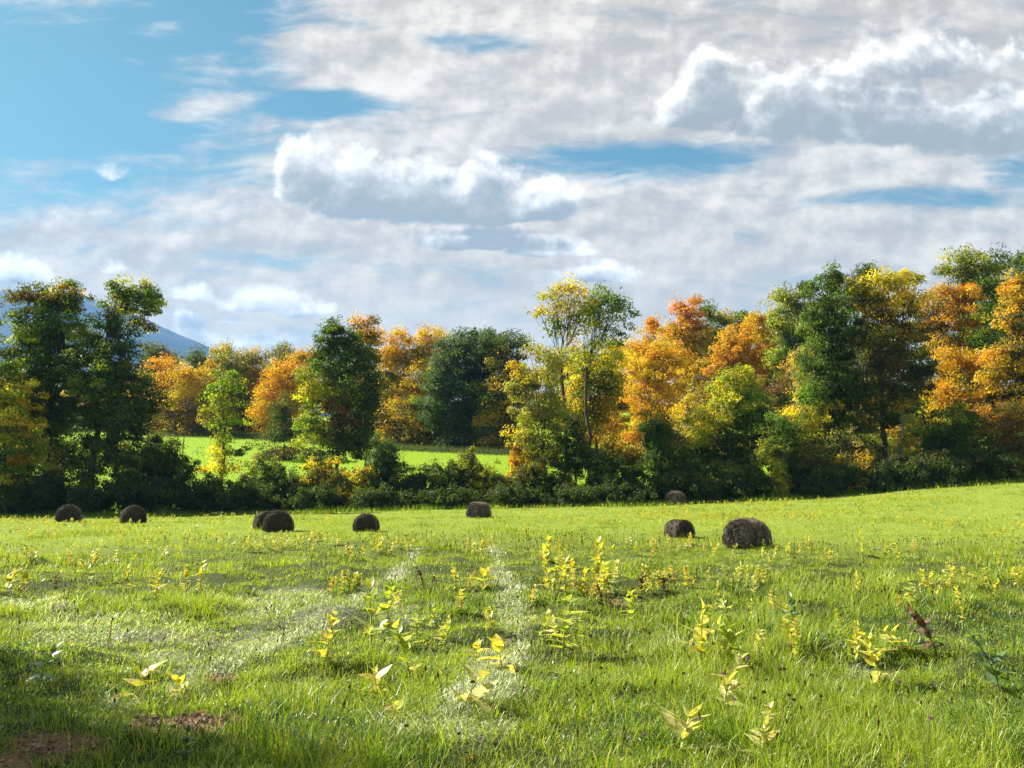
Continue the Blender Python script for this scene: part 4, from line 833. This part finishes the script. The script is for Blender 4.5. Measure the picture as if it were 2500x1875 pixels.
# far away they merge into a yellow sprinkle
def far_weeds():
    g = np.random.default_rng(9); V, Q, C = [], [], []; o = 0
    meshes = []
    for key in ('y', 'yb', 'yg', 'slim'):
        me = PROTO[key][0][0]; v = np.empty(len(me.vertices) * 3, np.float32); me.vertices.foreach_get('co', v); q = np.empty(len(me.loops), np.int32); me.loops.foreach_get('vertex_index', q)
        c = np.empty(len(me.vertices) * 4, np.float32); me.attributes['col'].data.foreach_get('color', c); meshes.append((v.reshape(-1, 3), q.reshape(-1, 4), c.reshape(-1, 4)[:, :3]))
    k = 0
    while k < 1500:
        x = g.uniform(-48, 52); y = 30 + 48 * g.random() ** .8
        if abs(x) > .66 * y: continue
        p = fbm(x, y, 9, 12, 3); right = 1.0 if x > 8 else .45
        if g.random() > np.clip((p - .42) * 5, .03, 1) * right: continue
        v, q, c = meshes[g.integers(4)]; a = g.uniform(0, 6.28); s = g.uniform(.5, 1.0); ca, sa = math.cos(a), math.sin(a)
        V.append(np.stack([(v[:, 0] * ca - v[:, 1] * sa) * s + x, (v[:, 0] * sa + v[:, 1] * ca) * s + y, v[:, 2] * s * .58 + float(terrain(x, y))], -1)); Q.append(q + o); C.append(c * g.uniform(.8, 1.15)); o += len(v); k += 1
    tag(link('milkweed_ground_cover', mk_mesh('milkweed_ground_cover', np.concatenate(V), [np.concatenate(Q)], M_WEED, np.concatenate(C), True)), 'sprinkle of tiny yellow milkweeds over the far half of the field', 'weeds', kind='stuff')
far_weeds()
def clover_meshes(pal, seed):
    g = np.random.default_rng(seed); n = 90; d = unit(g.normal(size=(n, 3))); d[:, 2] = np.abs(d[:, 2]) * 1.1 - .25; d = unit(d)
    c = np.array(pal) * g.uniform(.6, 1.4, (n, 1)); r = .012
    t = unit(np.cross(d, g.normal(size=(n, 3)))); V = np.stack([d * r * .5 - t * .0028, d * r * .5 + t * .0028, d * r * g.uniform(1.0, 1.35, (n, 1))], 1).reshape(-1, 3)
    head = mk_mesh('flower_head', V + (0, 0, .3), [np.arange(n * 3).reshape(-1, 3)], M_WEED, np.repeat(c, 3, 0))
    s = np.array([(.03 * t * t, 0, .3 * t) for t in np.linspace(0, 1, 5)]); s -= s[-1] * (1, 1, 0)
    V, Q = tubes([(s, np.full(5, .0015))], 4); return head, mk_mesh('stem', V, [Q], M_STEM, np.tile((.08, .11, .03), (len(V), 1)))
CLO = {'pink': clover_meshes((.42, .20, .34), 1), 'dry': clover_meshes((.055, .03, .022), 2), 'tan': clover_meshes((.26, .15, .08), 3)}
MARKS = [(1608, 1448, 'the upright pale leaved milkweed'), (1563, 1540, 'the cream green milkweed'), (1470, 1632, 'the low cream leaved milkweed'), (1645, 1650, 'the pale yellow milkweed at the bottom'), (1903, 1490, 'the even paired yellow milkweed'), (2024, 1420, 'the dry brown milkweed'),
         (2160, 1500, 'the grey green milkweed'), (1716, 1372, 'the thin green milkweed'), (290, 1512, 'the four leaved milkweed'), (80, 1490, 'the dull green shaded milkweed'), (846, 1562, 'the flat shaded milkweed'), (1005, 1532, 'the wilted cream milkweed'), (400, 1640, 'the round leaved weed')]
def clover(px, py, key, label, group, k=1.0):
    for mx, my, mn in sorted(MARKS, key=lambda q: math.hypot(q[0] - px, (q[1] - py) * 1.3)):
        ddx, ddy = px - mx, py - my
        side = ('just ' if math.hypot(ddx, ddy) < 70 else 'well ' if math.hypot(ddx, ddy) > 130 else '') + (('right of ' if ddx > 0 else 'left of ') if abs(ddx) > abs(ddy) * .8 else ('in front of ' if ddy > 0 else 'behind '))
        if label + ' ' + side + mn not in USED: break
    label = label + ' ' + side + mn; USED.add(label)
    b = ground_hit(px, py + 300 * 0 + .3 / mpp(max(5.5, ground_hit(px, py)[1])) * .85)
    if b is None or b[1] < 5: return
    o = thing('clover_plant', label, 'clover', b, group, random.uniform(0, 6)); o.scale = (k, k, k * random.uniform(.95, 1.25)); link('flower_head', CLO[key][0], o); link('stem', CLO[key][1], o)
for px, py in [(1616, 1458), (1620, 1492), (1566, 1530), (1950, 1388), (2160, 1380), (135, 1578), (420, 1600), (500, 1580), (1590, 1550), (1950, 1545), (1740, 1480), (1685, 1335), (2020, 1640), (1395, 1650), (2160, 1535), (1850, 1510)]:
    clover(px, py, 'pink', 'pink clover bloom', 'pink clover blooms', random.uniform(1.0, 1.35))
for px, py in [(1660, 1512), (1700, 1510), (1655, 1560), (1710, 1560), (1720, 1575), (1635, 1565), (1760, 1530), (2080, 1330), (2150, 1410), (1480, 1510), (1780, 1570), (990, 1630), (875, 1625), (1020, 1560), (1300, 1500), (1850, 1470), (1900, 1360), (2050, 1370), (1950, 1310), (1500, 1430), (400, 1395), (300, 1350), (1760, 1300), (1830, 1330)]:
    clover(px, py, 'dry', 'dark dried clover head', 'dried clover heads', random.uniform(1.0, 1.5))
for px, py in [(1712, 1452), (1785, 1458), (1545, 1468), (1690, 1545)]:
    clover(px, py, 'tan', 'fluffy tan seed head', 'tan clover heads', random.uniform(1.3, 1.7))
# ------------------------------------------------------------------ grass
def blades(name, label, x, y, h, wd, lean, az, col, seg=2, bend=1.0, mat=None, kind='stuff', cat='grass', g=rng):
    n = len(x); z = terrain(x, y) - .01; d = np.stack([np.cos(az), np.sin(az), np.zeros(n)], -1); up = np.array([0, 0, 1.])
    fa = az + math.pi / 2 + g.normal(0, .7, n); s = np.stack([np.cos(fa), np.sin(fa), np.zeros(n)], -1) * (wd / 2)[:, None]
    p0 = np.stack([x, y, z], -1); hh = h[:, None]; L = lean[:, None]
    e1 = p0 + (d * np.sin(L * .45) + up * np.cos(L * .45)) * hh * .5
    e2 = e1 + (d * np.sin(L * (.45 + .75 * bend)) + up * np.cos(L * (.45 + .75 * bend))) * hh * .5
    gz = terrain(e2[:, 0], e2[:, 1]) + .006; e2[:, 2] = np.maximum(e2[:, 2], gz)
    if seg == 2:
        V = np.stack([p0 - s, p0 + s, e1 - s * .8, e1 + s * .8, e2], 1).reshape(-1, 3); i = np.arange(n) * 5
        faces = [np.stack([i, i + 1, i + 3, i + 2], -1), np.stack([i + 2, i + 3, i + 4], -1)]; k = 5
    else:
        V = np.stack([p0 - s, p0 + s, e2], 1).reshape(-1, 3); i = np.arange(n) * 3; faces = [np.stack([i, i + 1, i + 2], -1)]; k = 3
    tag(link(name, mk_mesh(name, V, faces, mat or (M_GRASS if seg == 2 else M_FARGRASS), np.repeat(col, k, 0))), label, cat, kind=kind)
GC = np.array([(.155, .25, .016), (.245, .32, .022), (.34, .385, .05), (.42, .38, .16), (.05, .105, .014), (.46, .30, .06)])
def sample(r0, r1, dens):
    amax = R(37); area = amax * (r1 * r1 - r0 * r0); n = int(area * dens)
    r = np.sqrt(rng.uniform(r0 * r0, r1 * r1, n)); a = rng.uniform(-amax, amax, n); return r * np.sin(a), r * np.cos(a), r
def field_grass():
    for r0, r1, dens, seg, wk in [(4.6, 9.5, 2500, 2, 1.0), (9.5, 17, 1150, 2, 1.35), (17, 30, 360, 2, 2.0), (30, 52, 120, 1, 3.2), (52, 90, 55, 1, 5.0)]:
        # tufts: blades fan outwards from a common crown; between them short loose blades
        per = 46 if seg == 2 else 14
        cx, cy_, cr = sample(r0, r1, dens * 1.15 / per); m = len(cx); big = fbm(cx, cy_, 3.2, 31, 3)
        th = (.045 + .10 * np.clip((big - .32) * 2.4, 0, 1)) * rng.lognormal(0, .45, m)
        k = rng.poisson(per * np.clip(th / .18, .5, 1.8)); idx = np.repeat(np.arange(m), k); n = len(idx); sp = (.035 + .25 * th[idx]) * (wk ** .5)
        ox, oy = rng.normal(0, 1, n) * sp, rng.normal(0, 1, n) * sp
        tx, ty = cx[idx] + ox, cy_[idx] + oy
        taz = np.arctan2(oy, ox) + rng.normal(0, .55, n); th_ = th[idx] * rng.uniform(.55, 1.3, n); tl = rng.gamma(2.4, .30, n) + np.hypot(ox, oy) / sp * .22
        tdir = rng.uniform(0, 6.28, m)[idx]; wind = rng.random(n) < .3; taz = np.where(wind, tdir + rng.normal(0, .4, n), taz); tcol = rng.integers(0, 1000, m)[idx]
        bx, by, br_ = sample(r0, r1, dens * .45); nb = len(bx)
        x = np.concatenate([tx, bx]); y = np.concatenate([ty, by]); istuft = np.concatenate([np.ones(n, bool), np.zeros(nb, bool)])
        h = np.concatenate([th_, rng.uniform(.04, .12, nb)]); lean = np.concatenate([tl, rng.gamma(2.6, .42, nb)])
        swirl = fbm(x, y, 1.6, 40, 2) * 9; az = np.concatenate([taz, rng.uniform(0, 6.28, nb)]); tone = np.concatenate([(tcol * .618) % 1, rng.random(nb)])
        ok = (y < 79.5) & (y > 2); x, y, istuft, h, lean, swirl, az, tone = [q[ok] for q in (x, y, istuft, h, lean, swirl, az, tone)]; n = len(x); r = np.hypot(x, y)
        if r0 < 30: track, lod, soil = field_masks(x, y)
        else:
            lod = soil = np.zeros(n); track = 1 - sst(.2, .5, track_dist(x, y)) if r0 < 40 else np.zeros(n)
        keep = rng.random(n) > np.clip(soil * 1.05, 0, .96) + track * np.where(istuft, .35, .05) + lod * istuft * .35
        x, y, r, track, lod, soil, istuft, h, lean, swirl, az, tone = [q[keep] for q in (x, y, r, track, lod, soil, istuft, h, lean, swirl, az, tone)]; n = len(x)
        h = h * (1 - .35 * soil); h = np.where(rng.random(n) < .008, h * 1.5 + .08, h); h = np.where(track > .4, rng.uniform(.10, .24, n), h) * (1 + .25 * lod)
        flat = np.clip(track * 1.1 + lod, 0, 1); lean = np.where(track > .4, rng.uniform(1.3, 1.9, n), lean + flat * rng.uniform(.8, 1.5, n))
        az = np.where(rng.random(n) < .85 * flat, swirl + rng.normal(0, .6, n), az); az = np.where((track > .4) & (rng.random(n) < .7), 1.75 + rng.normal(0, .55, n), az)
        wd = rng.uniform(.0035, .008, n) * wk * (1 + .25 * flat)
        mid = fbm(x, y, 2.3, 60, 3) + (fbm(x, y, .8, 63, 2) - .5) * .5
        p = rng.random(n); tn = tone * .6 + mid * .8 - .2
        ci = np.where(tn + rng.normal(0, .16, n) > .42, 1, 0); ci = np.where(p < .16 + .5 * np.clip(mid - .45, 0, 1), 2, ci); ci = np.where((p > .90) & ~istuft, 3, ci); ci = np.where((p > .93) & istuft, 3, ci); ci = np.where((tn < .27) & istuft & (p > .3), 4, ci); ci = np.where(p > .99, 5, ci)
        col = GC[ci] * rng.uniform(.75, 1.25, (n, 1)); col[:, 0] *= 1 + .10 * sst(14, 40, r)
        st = np.array([.55, .57, .43]) * rng.uniform(.5, 1.25, (n, 1)); k = (rng.random(n) < np.clip(track * .75 + lod * .4, 0, .9))[:, None]; col = np.where(k, st, col)  # pressed straw, whitened to carry the silvery sheen of flattened blades
        blades('field_grass', 'short hay field grass in the %s part of the field' % {4.6: 'nearest', 9.5: 'front', 17: 'front middle', 30: 'far middle', 52: 'farthest'}[r0], x, y, h, wd, lean, az, col, seg)
field_grass()
def clutter():
    g = np.random.default_rng(21)
    # grass seed stalks with dark heads
    x, y, r = sample(5, 34, 3.4); keep = g.random(len(x)) < np.clip((fbm(x, y, 5, 50, 3) - .35) * 4, .08, 1) * np.where(x > 0, 1, .55); x, y = x[keep], y[keep]; n = len(x); z = terrain(x, y); h = g.uniform(.16, .38, n); a = g.uniform(0, 6.28, n); l = g.uniform(0, .14, n)
    p0 = np.stack([x, y, z], -1); p1 = p0 + np.stack([np.cos(a) * l, np.sin(a) * l, h], -1); sd_ = np.stack([np.ones(n), np.zeros(n), np.zeros(n)], -1) * .0022 * (1 + np.hypot(x, y)[:, None] / 14)
    d = unit(p1 - p0); hl = g.uniform(.018, .04, n)[:, None]; V = np.stack([p0 - sd_, p0 + sd_, p1 + sd_ * .7, p1 - sd_ * .7, p1 - d * hl, p1 - sd_ * 3, p1 + d * hl, p1 + sd_ * 3, p1 + np.array([0, 1, 0]) * sd_[:, :1] * 3, p1 - np.array([0, 1, 0]) * sd_[:, :1] * 3], 1).reshape(-1, 3); i = np.arange(n) * 10
    F_ = [np.stack([i, i + 1, i + 2, i + 3], -1), np.stack([i + 4, i + 5, i + 6, i + 7], -1), np.stack([i + 4, i + 8, i + 6, i + 9], -1)]
    c = np.repeat(np.array([[.16, .14, .06]]) * g.uniform(.6, 1.6, (n, 1)), 10, 0).reshape(n, 10, 3); c[:, 4:] = (np.array([.06, .035, .022]) * g.uniform(.5, 2.2, (n, 1)))[:, None]
    tag(link('seed_stalks', mk_mesh('seed_stalks', V, F_, M_FARGRASS, c.reshape(-1, 3))), 'thin dry stalks with dark seed heads standing among the hay grass', 'grass', kind='stuff')
    # small round leaves between the blades
    x, y, r = sample(4.8, 16, 260); p = fbm(x, y, 1.3, 70, 3); keep = g.random(len(x)) < np.clip((p - .42) * 6, .04, 1); x, y = x[keep], y[keep]; n = len(x)
    P0 = np.stack([x, y, terrain(x, y) + g.uniform(.02, .10, n)], -1); me = leaves_mesh('clover_leaves', P0, np.array([.07, .15, .025]) * g.uniform(.6, 1.6, (n, 1)), .03, M_GRASS, g, 1.6, .1)
    tag(link('clover_leaves', me), 'small round clover leaves low between the grass blades', 'ground cover', kind='stuff')
    # fallen leaves and soil crumbs
    x, y, r = sample(4.8, 20, 9); _, _, so = field_masks(x, y); keep = g.random(len(x)) < .12 + .8 * so; x, y = x[keep], y[keep]; n = len(x)
    P0 = np.stack([x, y, terrain(x, y) + g.uniform(.012, .07, n)], -1); me = leaves_mesh('leaf_litter', P0, np.array([(.30, .15, .05), (.18, .09, .04), (.42, .26, .08), (.36, .30, .18)])[g.integers(0, 4, n)] * g.uniform(.6, 1.2, (n, 1)), .065, M_LEAF, g, 2.0, .1)
    tag(link('leaf_litter', me), 'scattered fallen brown leaves on the grass and bare soil', 'leaf litter', kind='stuff')
    x, y, r = sample(4.8, 11, 700); _, _, so = field_masks(x, y); keep = g.random(len(x)) < so * .9; x, y = x[keep], y[keep]; n = len(x)
    s_ = g.lognormal(-4.5, .5, n); o8 = np.array([(1, 0, 0), (0, 1, 0), (-1, 0, 0), (0, -1, 0), (0, 0, .8), (0, 0, -.8)]); V = (np.stack([x, y, terrain(x, y) + s_ * .2], -1)[:, None] + (o8[None] * g.uniform(.5, 1.4, (n, 6, 1)) + g.normal(0, .2, (n, 6, 3))) * s_[:, None, None]).reshape(-1, 3)
    f8 = np.array([(0, 1, 4), (1, 2, 4), (2, 3, 4), (3, 0, 4), (1, 0, 5), (2, 1, 5), (3, 2, 5), (0, 3, 5)]); Ff = (np.arange(n)[:, None, None] * 6 + f8[None]).reshape(-1, 3)
    tag(link('soil_crumbs', mk_mesh('soil_crumbs', V, [Ff], M_HAY, np.repeat(np.array([.20, .115, .065]) * g.uniform(.4, 1.6, (n, 1)), 6, 0))), 'crumbs of bare reddish soil in the worn patches of the field', 'soil', kind='stuff')
clutter()
def rough_grass():
    n = 16000; x = rng.uniform(-62, 64, n); y = 78.2 + rng.normal(0, .9, n) + (fbm(x, x * 0, 6, 90, 3) - .5) * 3
    blades('rough_grass', 'taller rough grass along the foot of the hedge', x, y, rng.uniform(.2, .6, n) * (.5 + 1.3 * fbm(x, y, 3, 92, 3)), rng.uniform(.02, .05, n), rng.gamma(2, .25, n), rng.uniform(0, 6.28, n), GC[rng.integers(0, 2, n)] * rng.uniform(.6, 1.1, (n, 1)), 1)
    n = 60000; y = rng.uniform(88, 185, n); x = rng.uniform(-.66, .66, n) * y
    blades('pasture_grass', 'short bright green grass of the pasture behind the hedge', x, y, rng.uniform(.08, .22, n), rng.uniform(.05, .11, n), rng.gamma(2, .2, n), rng.uniform(0, 6.28, n), np.array([.23, .34, .014]) * rng.uniform(.8, 1.2, (n, 1)) * (.65 + .7 * fbm(x, y, 14, 80, 3))[:, None], 1)
    n = 14000; t = rng.random(n); px = 340 + t * 780; py = np.interp(px, [340, 500, 700, 900, 1100], [926, 928, 945, 962, 974]) + rng.normal(0, 2.5, n)
    D = np.interp(px, [340, 500, 700, 900, 1100], [160, 160, 146, 136, 129]) + rng.normal(0, 1.2, n); x = np.array([uv(a, 900)[0] for a in px]) * D
    blades('rough_grass', 'grey green weedy grass at the foot of the far tree line', x, D, rng.uniform(.3, 1.1, n), rng.uniform(.05, .1, n), rng.gamma(2, .2, n), rng.uniform(0, 6.28, n), np.array([.10, .12, .05]) * rng.uniform(.5, 1.3, (n, 1)), 1)
rough_grass()
# ------------------------------------------------------------------ air
def haze():
    x0, x1, y0, y1, z0, z1 = -8400, 7200, -7200, 7200, -3, 1360
    V = [(x, y, z) for z in (z0, z1) for y in (y0, y1) for x in (x0, x1)]
    Q = [(0, 2, 3, 1), (4, 5, 7, 6), (0, 1, 5, 4), (2, 6, 7, 3), (0, 4, 6, 2), (1, 3, 7, 5)]
    m = bpy.data.materials.new('haze'); m.use_nodes = True; m.node_tree.nodes.clear()
    v = m.node_tree.nodes.new('ShaderNodeVolumePrincipled'); v.inputs['Color'].default_value = (.18, .44, .84, 1); v.inputs['Density'].default_value = .0001; v.inputs['Anisotropy'].default_value = .1
    o = m.node_tree.nodes.new('ShaderNodeOutputMaterial'); m.node_tree.links.new(v.outputs[0], o.inputs['Volume'])
    tag(link('haze', mk_mesh('haze', V, [np.array(Q)], m)), 'thin blue air between the field and the mountain', 'haze', kind='stuff')
haze()
